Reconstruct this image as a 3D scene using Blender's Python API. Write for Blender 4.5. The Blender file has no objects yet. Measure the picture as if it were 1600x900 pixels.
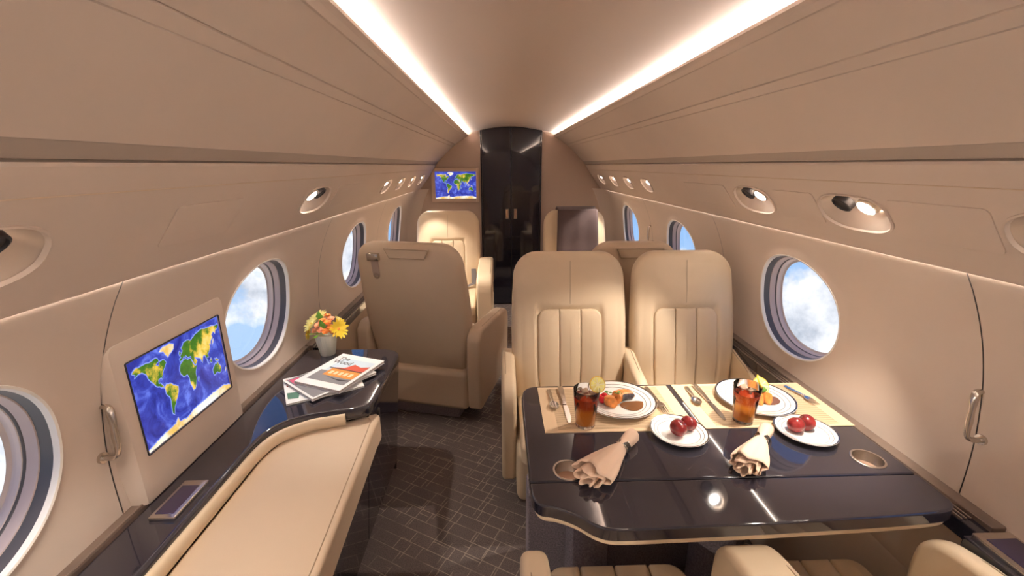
import bpy, bmesh, math, random
import numpy as np
from mathutils import Vector, Matrix
R = math.radians
sin, cos, pi = math.sin, math.cos, math.pi
scene = bpy.context.scene
col = scene.collection
random.seed(7)

# ------------------------------------------------------------------ camera
RIGHT = Vector((0.99954, -0.0297, -0.0021)); UP = Vector((0.0101, 0.2726, 0.9621)); FWD = Vector((0.0283, 0.9617, -0.2728))
CAM = Vector((-0.13, 0.0, 1.5045)); FPX = 677.0
cd = bpy.data.cameras.new('camera'); cam = bpy.data.objects.new('camera', cd); col.objects.link(cam)
cd.sensor_width = 36; cd.lens = 36 * FPX / 1600; cd.clip_start = 0.02
FWD.normalize(); RIGHT = (RIGHT - RIGHT.dot(FWD) * FWD).normalized(); UP = RIGHT.cross(FWD)
cam.matrix_world = Matrix(((RIGHT.x, UP.x, -FWD.x, CAM.x), (RIGHT.y, UP.y, -FWD.y, CAM.y), (RIGHT.z, UP.z, -FWD.z, CAM.z), (0, 0, 0, 1)))
scene.camera = cam
def ray(u, v): return FWD + RIGHT * ((u - 800) / FPX) - UP * ((v - 450) / FPX)
def PZ(u, v, z): d = ray(u, v); return CAM + d * ((z - CAM.z) / d.z)      # photo pixel -> point on a level surface
def PX(u, v, x): d = ray(u, v); return CAM + d * ((x - CAM.x) / d.x)      # ... on a side wall

# ------------------------------------------------------------------ world: blue above, cloud deck below
w = bpy.data.worlds.new('sky'); scene.world = w; w.use_nodes = True
nt = w.node_tree; nt.nodes.clear()
def N(tree, typ, **kw):
    n = tree.nodes.new(typ)
    for k, v in kw.items():
        if k in n.inputs: n.inputs[k].default_value = v
        else: setattr(n, k, v)
    return n
def ramp(tree, stops, fac, interp='LINEAR'):
    r = tree.nodes.new('ShaderNodeValToRGB'); r.color_ramp.interpolation = interp
    e = r.color_ramp.elements
    while len(e) < len(stops): e.new(0.5)
    for k, (p, c) in enumerate(stops): e[k].position = p; e[k].color = (*c, 1) if len(c) == 3 else c
    tree.links.new(fac, r.inputs[0]); return r
tc = N(nt, 'ShaderNodeTexCoord'); sep = N(nt, 'ShaderNodeSeparateXYZ'); nt.links.new(tc.outputs['Generated'], sep.inputs[0])
nz = N(nt, 'ShaderNodeTexNoise', Scale=4.5, Detail=9.0, Roughness=0.55); nt.links.new(tc.outputs['Generated'], nz.inputs['Vector'])
m1 = N(nt, 'ShaderNodeMath', operation='MULTIPLY_ADD'); nt.links.new(nz.outputs[0], m1.inputs[0]); m1.inputs[1].default_value = 0.95
nt.links.new(sep.outputs['Z'], m1.inputs[2])
r_cov = ramp(nt, [(0.0, (1, 1, 1)), (0.255, (1, 1, 1)), (0.305, (0, 0, 0)), (1, (0, 0, 0))], m1.outputs[0])
nz2 = N(nt, 'ShaderNodeTexNoise', Scale=11.0, Detail=9.0, Roughness=0.6); nt.links.new(tc.outputs['Generated'], nz2.inputs['Vector'])
r_cl = ramp(nt, [(0.3, (0.42, 0.47, 0.56)), (0.5, (0.86, 0.88, 0.92)), (0.62, (1.0, 1.0, 1.0))], nz2.outputs[0])
r_sk = ramp(nt, [(0.35, (0.42, 0.60, 0.86)), (0.5, (0.20, 0.42, 0.78)), (0.75, (0.07, 0.2, 0.55))], sep.outputs['Z'])
mp = N(nt, 'ShaderNodeMapRange'); nt.links.new(sep.outputs['Z'], mp.inputs[0]); mp.inputs[1].default_value = -1; mp.inputs[2].default_value = 1
nt.links.new(mp.outputs[0], r_sk.inputs[0])
mx = N(nt, 'ShaderNodeMix', data_type='RGBA'); nt.links.new(r_cov.outputs[0], mx.inputs['Factor'])
nt.links.new(r_sk.outputs[0], mx.inputs['A']); nt.links.new(r_cl.outputs[0], mx.inputs['B'])
bg = N(nt, 'ShaderNodeBackground', Strength=0.85); nt.links.new(mx.outputs['Result'], bg.inputs[0])
wo = N(nt, 'ShaderNodeOutputWorld'); nt.links.new(bg.outputs[0], wo.inputs[0])
scene.view_settings.view_transform = 'Standard'; scene.view_settings.look = 'None'
scene.view_settings.gamma = 1.0; scene.view_settings.exposure = 0.56; scene.view_settings.use_curve_mapping = False

# ------------------------------------------------------------------ lights the cabin has: cove strips, side-wall wash, reading lamps (those behind the camera are added)
def area(name, loc, sx, sy, power, color, direction):
    l = bpy.data.lights.new(name, 'AREA'); l.shape = 'RECTANGLE'; l.size = sx; l.size_y = sy; l.energy = power; l.color = color
    o = bpy.data.objects.new(name, l); col.objects.link(o); o.location = loc
    o.rotation_euler = Vector(direction).to_track_quat('-Z', 'Y').to_euler(); return o
def arealong(name, x, z, width, power, color, direction):     # long lamp running along the cabin axis
    l = bpy.data.lights.new(name, 'AREA'); l.shape = 'RECTANGLE'; l.size = width; l.size_y = 7.0; l.energy = power; l.color = color
    o = bpy.data.objects.new(name, l); col.objects.link(o)
    d = Vector(direction).normalized(); yax = Vector((0, 1, 0)); zax = -d; xax = yax.cross(zax)
    o.matrix_world = Matrix(((xax.x, yax.x, zax.x, x), (xax.y, yax.y, zax.y, 1.12), (xax.z, yax.z, zax.z, z), (0, 0, 0, 1)))
    return o
COVE = (1.0, 0.94, 0.89); WARM = (1.0, 0.88, 0.75)
for s in (-1, 1):
    arealong('cove_lamp', s * 0.475, 1.786, 0.02, 50, COVE, (-s * 0.85, 0, 0.5))
    arealong('wash_lamp', s * 0.966, 1.262, 0.012, 14, WARM, (-s * 0.12, 0, -1))
SPOTS = []   # reading lamps are added with their pods further down

# ------------------------------------------------------------------ materials
MATS = {}
def mat(name, c, rough=0.5, metal=0.0, coat=0.0, bump=None, var=None, sheen=0.0, trans=0.0, ior=1.45, emit=None, spec=0.5):
    if name in MATS: return MATS[name]
    m = bpy.data.materials.new(name); m.use_nodes = True; t = m.node_tree; b = t.nodes['Principled BSDF']
    b.inputs['Base Color'].default_value = (*c, 1); b.inputs['Roughness'].default_value = rough; b.inputs['Metallic'].default_value = metal
    b.inputs['Coat Weight'].default_value = coat; b.inputs['Coat Roughness'].default_value = 0.03; b.inputs['Sheen Weight'].default_value = sheen
    b.inputs['Transmission Weight'].default_value = trans; b.inputs['IOR'].default_value = ior; b.inputs['Specular IOR Level'].default_value = spec
    if emit: b.inputs['Emission Color'].default_value = (*emit[0], 1); b.inputs['Emission Strength'].default_value = emit[1]
    if bump or var:
        tcn = N(t, 'ShaderNodeTexCoord')
    if var:
        n = N(t, 'ShaderNodeTexNoise', Scale=var[0], Detail=4.0); t.links.new(tcn.outputs['Object'], n.inputs['Vector'])
        a = var[1]; r = ramp(t, [(0.3, tuple(x * (1 - a) for x in c)), (0.7, tuple(min(1, x * (1 + a)) for x in c))], n.outputs[0])
        t.links.new(r.outputs[0], b.inputs['Base Color'])
    if bump:
        n = N(t, 'ShaderNodeTexNoise', Scale=bump[0], Detail=3.0); t.links.new(tcn.outputs['Object'], n.inputs['Vector'])
        bn = N(t, 'ShaderNodeBump', Strength=bump[1], Distance=0.002); t.links.new(n.outputs[0], bn.inputs['Height']); t.links.new(bn.outputs[0], b.inputs['Normal'])
    MATS[name] = m; return m
M_panel = mat('cream_panel', (0.62, 0.51, 0.435), 0.62, var=(2.5, 0.03))
M_ceil = mat('headliner', (0.62, 0.50, 0.425), 0.7, bump=(400, 0.05))
M_bulk = mat('taupe_fabric', (0.46, 0.34, 0.27), 0.85, bump=(600, 0.2))
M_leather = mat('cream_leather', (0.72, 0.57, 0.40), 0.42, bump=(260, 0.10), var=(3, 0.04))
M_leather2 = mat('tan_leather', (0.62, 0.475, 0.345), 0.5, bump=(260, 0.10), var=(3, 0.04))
M_seam = mat('seam_thread', (0.40, 0.295, 0.20), 0.7)
M_gloss = mat('black_lacquer', (0.012, 0.012, 0.022), 0.09, coat=1.0)
M_top = mat('lacquer_top', (0.026, 0.023, 0.033), 0.07, coat=1.0)
M_wood = mat('dark_walnut', (0.17, 0.12, 0.095), 0.28, coat=0.5, var=(9, 0.3))
M_metal = mat('brushed_nickel', (0.62, 0.57, 0.52), 0.25, metal=1.0)
M_steel = mat('polished_steel', (0.75, 0.73, 0.70), 0.14, metal=1.0)
M_dark = mat('dark_plastic', (0.03, 0.027, 0.03), 0.4)
M_rim = mat('white_trim', (0.86, 0.82, 0.77), 0.35)
M_shade = mat('pink_grey_shade', (0.55, 0.45, 0.43), 0.4)
M_gask = mat('grey_gasket', (0.10, 0.09, 0.09), 0.35)
M_carpetdark = mat('dark_carpet_cover', (0.30, 0.26, 0.30), 0.95, bump=(500, 0.6), var=(180, 0.35))
M_china = mat('white_china', (0.85, 0.83, 0.80), 0.12, coat=0.6)
M_band = mat('silver_band', (0.35, 0.33, 0.31), 0.2, metal=1.0)
M_napkin = mat('peach_napkin', (0.78, 0.56, 0.42), 0.85, bump=(900, 0.25))
M_blanket = mat('brown_wool', (0.085, 0.055, 0.055), 0.95, bump=(500, 0.6), sheen=0.1)
M_plum = mat('plum_skin', (0.25, 0.02, 0.02), 0.22, var=(30, 0.5), coat=0.3)
M_screen_dark = mat('dark_display', (0.03, 0.02, 0.06), 0.08, coat=1.0)
M_lamp = mat('lamp_glow', (1, 1, 1), 0.5, emit=((1.0, 0.93, 0.85), 30))
M_strip = mat('cove_glow', (1, 1, 1), 0.5, emit=((1.0, 0.95, 0.9), 6))
M_pod = mat('pod_ivory', (0.66, 0.54, 0.45), 0.22, metal=0.25)
M_reveal2 = mat('pale_pink_reveal', (0.72, 0.62, 0.59), 0.35)
M_white = mat('paper_white', (0.85, 0.85, 0.86), 0.45)
M_pages = mat('page_edges', (0.62, 0.55, 0.53), 0.8, var=(60, 0.15))

def glass_mat():
    m = bpy.data.materials.new('window_glass'); m.use_nodes = True; t = m.node_tree; t.nodes.clear()
    a = N(t, 'ShaderNodeBsdfTransparent'); a.inputs[0].default_value = (0.97, 0.98, 1, 1)
    g = N(t, 'ShaderNodeBsdfGlossy', Roughness=0.02); mix = N(t, 'ShaderNodeMixShader'); mix.inputs[0].default_value = 0.05
    o = N(t, 'ShaderNodeOutputMaterial'); t.links.new(a.outputs[0], mix.inputs[1]); t.links.new(g.outputs[0], mix.inputs[2]); t.links.new(mix.outputs[0], o.inputs[0])
    return m
M_pane = glass_mat()

def carpet_mat():
    m = bpy.data.materials.new('lined_carpet'); m.use_nodes = True; t = m.node_tree; b = t.nodes['Principled BSDF']
    tcn = N(t, 'ShaderNodeTexCoord')
    masks = []
    for (rot, sc, bw, rh, off, loc) in ((28, 1.0, 0.19, 0.055, 0.37, 0.0), (118, 1.0, 0.23, 0.075, 0.43, 0.3)):
        mp = N(t, 'ShaderNodeMapping'); mp.inputs['Rotation'].default_value = (0, 0, R(rot)); mp.inputs['Location'].default_value = (loc, loc, 0)
        t.links.new(tcn.outputs['Object'], mp.inputs['Vector'])
        br = N(t, 'ShaderNodeTexBrick'); br.offset = off; br.offset_frequency = 2; br.squash = 0.6; br.squash_frequency = 3
        for k, v in (('Scale', sc), ('Mortar Size', 0.0019), ('Mortar Smooth', 0.3), ('Brick Width', bw), ('Row Height', rh)): br.inputs[k].default_value = v
        br.inputs['Color1'].default_value = (0, 0, 0, 1); br.inputs['Color2'].default_value = (0, 0, 0, 1); br.inputs['Mortar'].default_value = (1, 1, 1, 1)
        t.links.new(mp.outputs[0], br.inputs['Vector']); masks.append(br)
    n1 = N(t, 'ShaderNodeTexNoise', Scale=7.0, Detail=2.0); t.links.new(tcn.outputs['Object'], n1.inputs['Vector'])
    st = ramp(t, [(0.46, (0, 0, 0)), (0.54, (1, 1, 1))], n1.outputs[0])
    mm = N(t, 'ShaderNodeMath', operation='MULTIPLY'); t.links.new(masks[1].outputs[0], mm.inputs[0]); t.links.new(st.outputs[0], mm.inputs[1])
    st0 = ramp(t, [(0.36, (0.15, 0.15, 0.15)), (0.5, (1, 1, 1))], n1.outputs[0]); m0 = N(t, 'ShaderNodeMath', operation='MULTIPLY'); t.links.new(masks[0].outputs[0], m0.inputs[0]); t.links.new(st0.outputs[0], m0.inputs[1])
    mx_ = N(t, 'ShaderNodeMath', operation='MAXIMUM'); t.links.new(m0.outputs[0], mx_.inputs[0]); t.links.new(mm.outputs[0], mx_.inputs[1])
    nf = N(t, 'ShaderNodeTexNoise', Scale=260.0, Detail=2.0); t.links.new(tcn.outputs['Object'], nf.inputs['Vector'])
    base = ramp(t, [(0.3, (0.10, 0.078, 0.076)), (0.7, (0.20, 0.158, 0.148))], nf.outputs[0])
    mix = N(t, 'ShaderNodeMix', data_type='RGBA'); t.links.new(mx_.outputs[0], mix.inputs['Factor']); t.links.new(base.outputs[0], mix.inputs['A']); mix.inputs['B'].default_value = (0.36, 0.295, 0.25, 1)
    t.links.new(mix.outputs['Result'], b.inputs['Base Color']); b.inputs['Roughness'].default_value = 0.95; b.inputs['Specular IOR Level'].default_value = 0.15
    bn = N(t, 'ShaderNodeBump', Strength=0.5, Distance=0.003); t.links.new(nf.outputs[0], bn.inputs['Height']); t.links.new(bn.outputs[0], b.inputs['Normal'])
    return m
M_carpet = carpet_mat()

# ------------------------------------------------------------------ helpers
def link(name, me, m, parent=None, loc=None, sharp=40):
    if sharp is not None and len(me.polygons):
        me.polygons.foreach_set('use_smooth', [True] * len(me.polygons)); me.set_sharp_from_angle(angle=R(sharp))
    if m and not me.materials: me.materials.append(m)
    o = bpy.data.objects.new(name, me); col.objects.link(o)
    if parent: o.parent = parent
    if loc is not None: o.location = loc
    return o
def mesh(name, V, F, m, parent=None, loc=None, sharp=40, merge=False):
    me = bpy.data.meshes.new(name); me.from_pydata([tuple(v) for v in V], [], F)
    bm = bmesh.new(); bm.from_mesh(me)
    if merge: bmesh.ops.remove_doubles(bm, verts=bm.verts, dist=1e-5)
    bmesh.ops.recalc_face_normals(bm, faces=bm.faces); bm.to_mesh(me); bm.free(); me.update()
    return link(name, me, m, parent, loc, sharp)
def tag(o, label=None, cat=None, group=None, kind=None):
    for k, v in (('label', label), ('category', cat), ('group', group), ('kind', kind)):
        if v: o[k] = v
    return o
def thing(name, label, cat, loc=(0, 0, 0), rz=0.0, group=None):
    o = bpy.data.objects.new(name, None); col.objects.link(o); o.location = loc; o.rotation_euler = (0, 0, rz); o.empty_display_size = 0.05
    return tag(o, label, cat, group)
def copy_tree(o, parent=None):
    c = o.copy(); col.objects.link(c)
    if parent: c.parent = parent
    for ch in list(o.children): copy_tree(ch, c)
    return c
def strip(name, rows, m, parent=None, close=False, sharp=40, caps=False):   # loft a list of equal-length rows
    n = len(rows[0]); V = [p for r in rows for p in r]; F = []
    for i in range(len(rows) - 1):
        for j in range(n if close else n - 1):
            k = (j + 1) % n; F.append((i * n + j, i * n + k, (i + 1) * n + k, (i + 1) * n + j))
    if caps is True: F.append(tuple(range(n)))
    if caps: F.append(tuple((len(rows) - 1) * n + j for j in range(n)))
    return mesh(name, V, F, m, parent, sharp=sharp, merge=True)
def prism(name, poly, z0, z1, m, parent=None, bevel=0.0, seg=3, loc=None, axis='z', sharp=40):
    bm = bmesh.new()
    f = {'z': lambda a, b, c: (a, b, c), 'x': lambda a, b, c: (c, a, b), 'y': lambda a, b, c: (a, c, b)}[axis]
    lo = [bm.verts.new(f(p[0], p[1], z0)) for p in poly]; hi = [bm.verts.new(f(p[0], p[1], z1)) for p in poly]; n = len(poly)
    bm.faces.new(lo); bm.faces.new(hi)
    for i in range(n): bm.faces.new((lo[i], lo[(i + 1) % n], hi[(i + 1) % n], hi[i]))
    bmesh.ops.recalc_face_normals(bm, faces=bm.faces)
    if bevel:
        es = [e for e in bm.edges if len(e.link_faces) == 2 and e.calc_face_angle(0) > R(35)]
        bmesh.ops.bevel(bm, geom=es, offset=bevel, segments=seg, profile=0.5, affect='EDGES', clamp_overlap=True)
    me = bpy.data.meshes.new(name); bm.to_mesh(me); bm.free()
    o = link(name, me, m, parent, loc, sharp)
    if bevel and max(abs(c) for v in me.vertices for c in v.co) > 0.1: wm = o.modifiers.new('wn', 'WEIGHTED_NORMAL'); wm.keep_sharp = True; wm.weight = 100
    return o
def box(name, x0, x1, y0, y1, z0, z1, m, parent=None, bevel=0.0, seg=3):
    return prism(name, [(x0, y0), (x1, y0), (x1, y1), (x0, y1)], z0, z1, m, parent, bevel, seg)
def lathe(name, prof, m, parent=None, n=40, loc=None, mod=None, sharp=40):
    rows = []
    for (r, z) in prof:
        row = []
        for k in range(n):
            a = 2 * pi * k / n; rr_ = r * (mod(a, z) if mod else 1.0); row.append((rr_ * cos(a), rr_ * sin(a), z))
        rows.append(row)
    o = strip(name, rows, m, parent, close=True, sharp=sharp)
    if loc is not None: o.location = loc
    return o
def tube(name, pts, r, m, parent=None, n=10, closed=False, flat=1.0, sharp=60):
    pts = [Vector(p) for p in pts]; rows = []; L = len(pts); ref = Vector((0, 0, 1))
    for i, p in enumerate(pts):
        a = pts[(i - 1) % L] if closed or i else p; b = pts[(i + 1) % L] if closed or i < L - 1 else p
        t = (b - a).normalized(); s = t.cross(ref)
        if s.length < 1e-3: s = t.cross(Vector((1, 0, 0)))
        s.normalize(); u = s.cross(t); rad = r[i] if isinstance(r, (list, tuple)) else r
        rows.append([tuple(p + s * (rad * cos(2 * pi * k / n)) + u * (rad * flat * sin(2 * pi * k / n))) for k in range(n)])
    if closed: rows.append(rows[0])
    return strip(name, rows, m, parent, close=True, sharp=sharp, caps=not closed)
def rr(w_, h_, rad, inset, nc=8, ns=12):     # rounded rectangle, z from 0..h, radii (tl, tr, br, bl)
    P = []; hw = w_ / 2 - inset; zl = inset; zh = h_ - inset
    hw = max(hw, 0.0005); 
    if zh - zl < 0.001: zl = zh = h_ / 2
    cs = [(-1, 1, rad[0], 180), (1, 1, rad[1], 90), (1, -1, rad[2], 0), (-1, -1, rad[3], 270)]
    arcs = []
    for sx, sz, r0, a0 in cs:
        r_ = max(min(r0 - inset, hw, (zh - zl) / 2), 0.0); cx_ = sx * (hw - r_); cz_ = (zh - r_) if sz > 0 else (zl + r_)
        arcs.append([(cx_ + r_ * cos(R(a0 - 90 * k / nc)), cz_ + r_ * sin(R(a0 - 90 * k / nc))) for k in range(nc + 1)])
    for i in range(4):
        P += arcs[i]; a = arcs[i][-1]; b = arcs[(i + 1) % 4][0]
        P += [(a[0] + (b[0] - a[0]) * k / ns, a[1] + (b[1] - a[1]) * k / ns) for k in range(1, ns)]
    return P
def pad(name, w_, h_, rad, t, m, parent=None, re=0.03, bulge=0.01, step=0.012, deform=None, rb=None, ns=12, bulge_back=0.0, L=0.06):
    """upholstered pad: outline in xz (z 0..h), back face at y=0, front face at y=-t"""
    if not isinstance(rad, (list, tuple)): rad = (rad,) * 4
    rb = re if rb is None else rb; mx_in = min(w_, h_) / 2 - 0.001
    prof = []
    ins = np.arange(mx_in, rb, -step * 1.6)
    for i in ins: prof.append((float(i), bulge_back * (1 - math.exp(-(float(i) - rb) / L))))
    for k in range(6, -1, -1): a = R(15 * k); prof.append((rb * (1 - cos(a)), -rb * (1 - sin(a))))
    for k in range(7): a = R(15 * k); prof.append((re * (1 - cos(a)), -t + re * (1 - sin(a))))
    i = re + step
    while i < mx_in: prof.append((i, -t - bulge * (1 - math.exp(-(i - re) / L)))); i += step
    prof.append((mx_in, -t - bulge * (1 - math.exp(-(mx_in - re) / L))))
    rows = []
    for (i, y) in prof:
        row = [(x, y, z) for (x, z) in rr(w_, h_, rad, min(i, mx_in), ns=ns)]
        if deform: row = [deform(*p) for p in row]
        rows.append(row)
    return strip(name, rows, m, parent, close=True, sharp=50, caps=True)
def sstep(a, b, x):
    t = min(1, max(0, (x - a) / (b - a))); return t * t * (3 - 2 * t)
def crom(pts, t):      # Catmull-Rom of x over sorted keys
    ks = [p[0] for p in pts]; i = max(0, min(len(ks) - 2, int(np.searchsorted(ks, t)) - 1))
    p0 = pts[max(i - 1, 0)]; p1 = pts[i]; p2 = pts[i + 1]; p3 = pts[min(i + 2, len(pts) - 1)]
    d = p2[0] - p1[0]; u = min(1, max(0, (t - p1[0]) / d))
    m1_ = (p2[1] - p0[1]) / (p2[0] - p0[0]) * d; m2_ = (p3[1] - p1[1]) / (p3[0] - p1[0]) * d
    return (2 * u**3 - 3 * u * u + 1) * p1[1] + (u**3 - 2 * u * u + u) * m1_ + (-2 * u**3 + 3 * u * u) * p2[1] + (u**3 - u * u) * m2_
def spline(P, n=8, closed=False):
    P = [Vector(p) for p in P]; out = []; L = len(P); rng = range(L if closed else L - 1)
    for i in rng:
        a = P[(i - 1) % L] if closed or i > 0 else P[i]; b = P[i]; c = P[(i + 1) % L]; d = P[(i + 2) % L] if closed or i < L - 2 else c
        for k in range(n):
            t = k / n; out.append(0.5 * ((2 * b) + (c - a) * t + (2 * a - 5 * b + 4 * c - d) * t * t + (3 * b - a - 3 * c + d) * t**3))
    if not closed: out.append(P[-1])
    return out

# ------------------------------------------------------------------ cabin shell
Y0, Y1 = -2.4, 4.67
WP = [(0.0, 0.90), (0.3, 0.985), (0.6, 1.06), (0.72, 1.075), (0.82, 1.079), (0.9, 1.075), (1.0, 1.062), (1.1, 1.036), (1.2, 0.996), (1.275, 0.955)]
def wallx(z): return crom(WP, z)
floor = box('floor', -1.15, 1.15, Y0 - 0.05, Y1 + 0.05, -0.05, 0.0, M_carpet); tag(floor, 'dark brown carpet with an irregular grid of pale lines', 'carpet', kind='structure')

def arc_rows(prof, ys): return [[(x, y, z) for (x, z) in prof] for y in ys]
YS = list(np.linspace(Y0, Y1, 12))
# centre headliner (arched), runs on behind the cove lips
cprof = [(x, 1.884 - 0.036 * (x / 0.31) ** 2 + 0.010 * (abs(x) / 0.5) ** 6) for x in np.linspace(-0.50, 0.50, 41)]
ceiling = strip('ceiling', arc_rows(cprof, YS), M_ceil); tag(ceiling, 'arched beige headliner between the two cove light lines', 'ceiling', kind='structure')
for s in (-1, 1):
    # upper side panel with two fine grooves, cove lip at the top, turned-under lower edge
    pts = [(0.520, 1.80), (0.505, 1.775), (0.46, 1.777), (0.443, 1.793), (0.440, 1.803), (0.436, 1.803), (0.437, 1.795)]
    def up(t): # curve from cove lip to lower edge
        x = 0.437 + (0.748 - 0.437) * t; return (x, 1.795 - 0.255 * t + 0.020 * sin(pi * t))
    for t in np.linspace(0.03, 1, 30):
        pts.append(up(t))
    for g in (0.42, 0.50):
        i = [k for k in range(7, len(pts)) if pts[k][0] < up(g)[0]][-1] + 1
        a, b = up(g - 0.006), up(g + 0.006); c_ = up(g)
        pts[i:i] = [a, (c_[0] + 0.003, c_[1] + 0.0035), b]
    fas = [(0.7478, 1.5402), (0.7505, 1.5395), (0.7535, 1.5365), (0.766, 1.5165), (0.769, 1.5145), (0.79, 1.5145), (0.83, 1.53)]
    strip('fascia_edge', arc_rows([(s * x, z) for x, z in fas], YS), mat('fascia_shade_tone', (0.40, 0.325, 0.275), 0.6), ceiling, sharp=25)  # down-facing panel edge, its shade put into a darker colour
    o = strip('upper_panel', arc_rows([(s * x, z) for x, z in pts], YS), M_panel, ceiling, sharp=25)
    o['label'] = 'beige curved overhead side panel with two fine grooves'
    box('led_strip', min(s * 0.468, s * 0.488), max(s * 0.468, s * 0.488), Y0 + 0.02, Y1 - 0.02, 1.778, 1.782, M_strip, ceiling)['label'] = 'white cove light line'

# PSU band: slanted panel between the overhead panel and the side wall, holes for the light pods
PA, PB = (0.775, 1.504), (0.952, 1.262)
PL = math.hypot(PB[0] - PA[0], PB[1] - PA[1]); PT = ((PB[0] - PA[0]) / PL, (PB[1] - PA[1]) / PL); PN = (PT[1], -PT[0])   # PN points into the wall side? fixed below
def psu_pt(s, y, q, d=0.0):       # q metres down the slope, d metres out of the cabin
    b = 0.006 * sin(pi * q / PL)
    nx, nz_ = -PT[1], PT[0]       # outward (away from the aisle)
    return (s * (PA[0] + PT[0] * q + nx * (d - b)), y, PA[1] + PT[1] * q + nz_ * (d - b))
def hole_patch(name, y0, y1, q0, q1, cy_, cq, a, b, ex, fmap, m, parent, y0b=None, y1b=None, nang=96, rings=12):
    """rectangle (y,q) with a superellipse hole; y0b/y1b give slanted ends as functions of q"""
    fy0 = y0b or (lambda q: y0); fy1 = y1b or (lambda q: y1)
    corners = [(fy1(q1), q1), (fy0(q1), q1), (fy0(q0), q0), (fy1(q0), q0)]
    angs = [2 * pi * k / nang for k in range(nang)]
    for (yy, qq) in corners:
        ca = math.atan2(qq - cq, yy - cy_) % (2 * pi); k = min(range(nang), key=lambda j: abs((angs[j] - ca + pi) % (2 * pi) - pi)); angs[k] = ca
    rows = [[] for _ in range(rings + 1)]
    for an in angs:
        c_, s_ = cos(an), sin(an); rin = 1.0 / ((abs(c_) / a) ** ex + (abs(s_) / b) ** ex) ** (1 / ex)
        best = 1e9
        for i in range(4):
            (ya, qa), (yb, qb) = corners[i], corners[(i + 1) % 4]; dx, dq = yb - ya, qb - qa
            den = c_ * dq - s_ * dx
            if abs(den) < 1e-9: continue
            t = ((ya - cy_) * dq - (qa - cq) * dx) / den; u = ((ya - cy_) * s_ - (qa - cq) * c_) / den
            if t > 0 and -1e-6 <= u <= 1 + 1e-6: best = min(best, t)
        for k in range(rings + 1):
            f = (k / rings) ** 1.3; r_ = rin + (best - rin) * f; rows[k].append(fmap(cy_ + r_ * c_, cq + r_ * s_))
    return strip(name, rows, m, parent, close=True, sharp=30)
def sup(a, b, ex, n=64):
    out = []
    for k in range(n):
        t = 2 * pi * k / n; c_, s_ = cos(t), sin(t); r_ = 1.0 / ((abs(c_) / a) ** ex + (abs(s_) / b) ** ex) ** (1 / ex); out.append((r_ * c_, r_ * s_))
    return out

PODS = {1: [(-1.3, .115), (-0.25, .115), (0.69, .125), (1.20, .125), (1.69, .125), (2.95, .085), (3.38, .085), (3.82, .085), (4.28, .085)],
        -1: [(-1.3, .115), (-0.35, .115), (0.59, .125), (1.79, .125), (2.92, .085), (3.34, .085), (3.78, .085), (4.24, .085)]}
QC = 0.158
walls = {}
for s, side in ((-1, 'left'), (1, 'right')):
    # lower dado (below the sill)
    prof = [(s * wallx(z), z) for z in np.linspace(0.0, 0.66, 10)]
    wl = strip('wall_' + side, arc_rows(prof, [Y0, 0.0, 1.0, 2.0, 3.0, Y1]), M_panel); walls[s] = wl
    tag(wl, 'cream curved cabin side wall on the ' + ('port' if s < 0 else 'starboard') + ' side with oval windows', 'wall', kind='structure')
    # service band with pod recesses
    pods = PODS[s]; edges = [Y0] + [(pods[i][0] + pods[i + 1][0]) / 2 for i in range(len(pods) - 1)] + [Y1]
    for i, (yc, a) in enumerate(pods):
        hole_patch('service_panel', edges[i], edges[i + 1], 0.0, PL, yc, QC, a, 0.062 if a > .1 else 0.055, 2.6, lambda y, q, s=s: psu_pt(s, y, q), M_panel, wl, rings=10)
    lip = [psu_pt(s, 0, PL - 0.001), psu_pt(s, 0, PL + 0.004, 0.003), psu_pt(s, 0, PL + 0.004, 0.012), psu_pt(s, 0, PL - 0.03, 0.02)]
    strip('service_lip', [[(p[0], y, p[2]) for p in lip] for y in (Y0, Y1)], M_panel, wl)
    toplip = [psu_pt(s, 0, 0.0), psu_pt(s, 0, -0.004, 0.004), psu_pt(s, 0, 0.0, 0.03)]
    strip('service_lip', [[(p[0], y, p[2]) for p in toplip] for y in (Y0, Y1)], M_panel, wl)
    crease = [psu_pt(s, y, 0.052, -0.0008) for y in np.linspace(Y0, Y1, 30)]
    tube('crease_seam', crease, 0.0012, M_seam if False else M_leather2, wl, n=6)
    # access plates: fine outlines
    for (ya, yb) in ([(0.83, 1.07), (1.33, 1.54), (1.87, 2.3)] if s > 0 else [(0.98, 1.24), (1.99, 2.28)]):
        rows = []
        for (dq, dd) in ((0.0, 0.0005), (0.0, -0.0022), (0.006, -0.0032)):
            P_ = rr(yb - ya - 2 * dq, 0.115 - 2 * dq, (0.014,) * 4, 0, nc=4, ns=6)
            rows.append([psu_pt(s, (ya + yb) / 2 + p[0], QC + 0.0575 - dq - p[1], dd) for p in P_])
        strip('access_plate', rows, M_panel, wl, close=True, caps=True, sharp=20)

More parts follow.
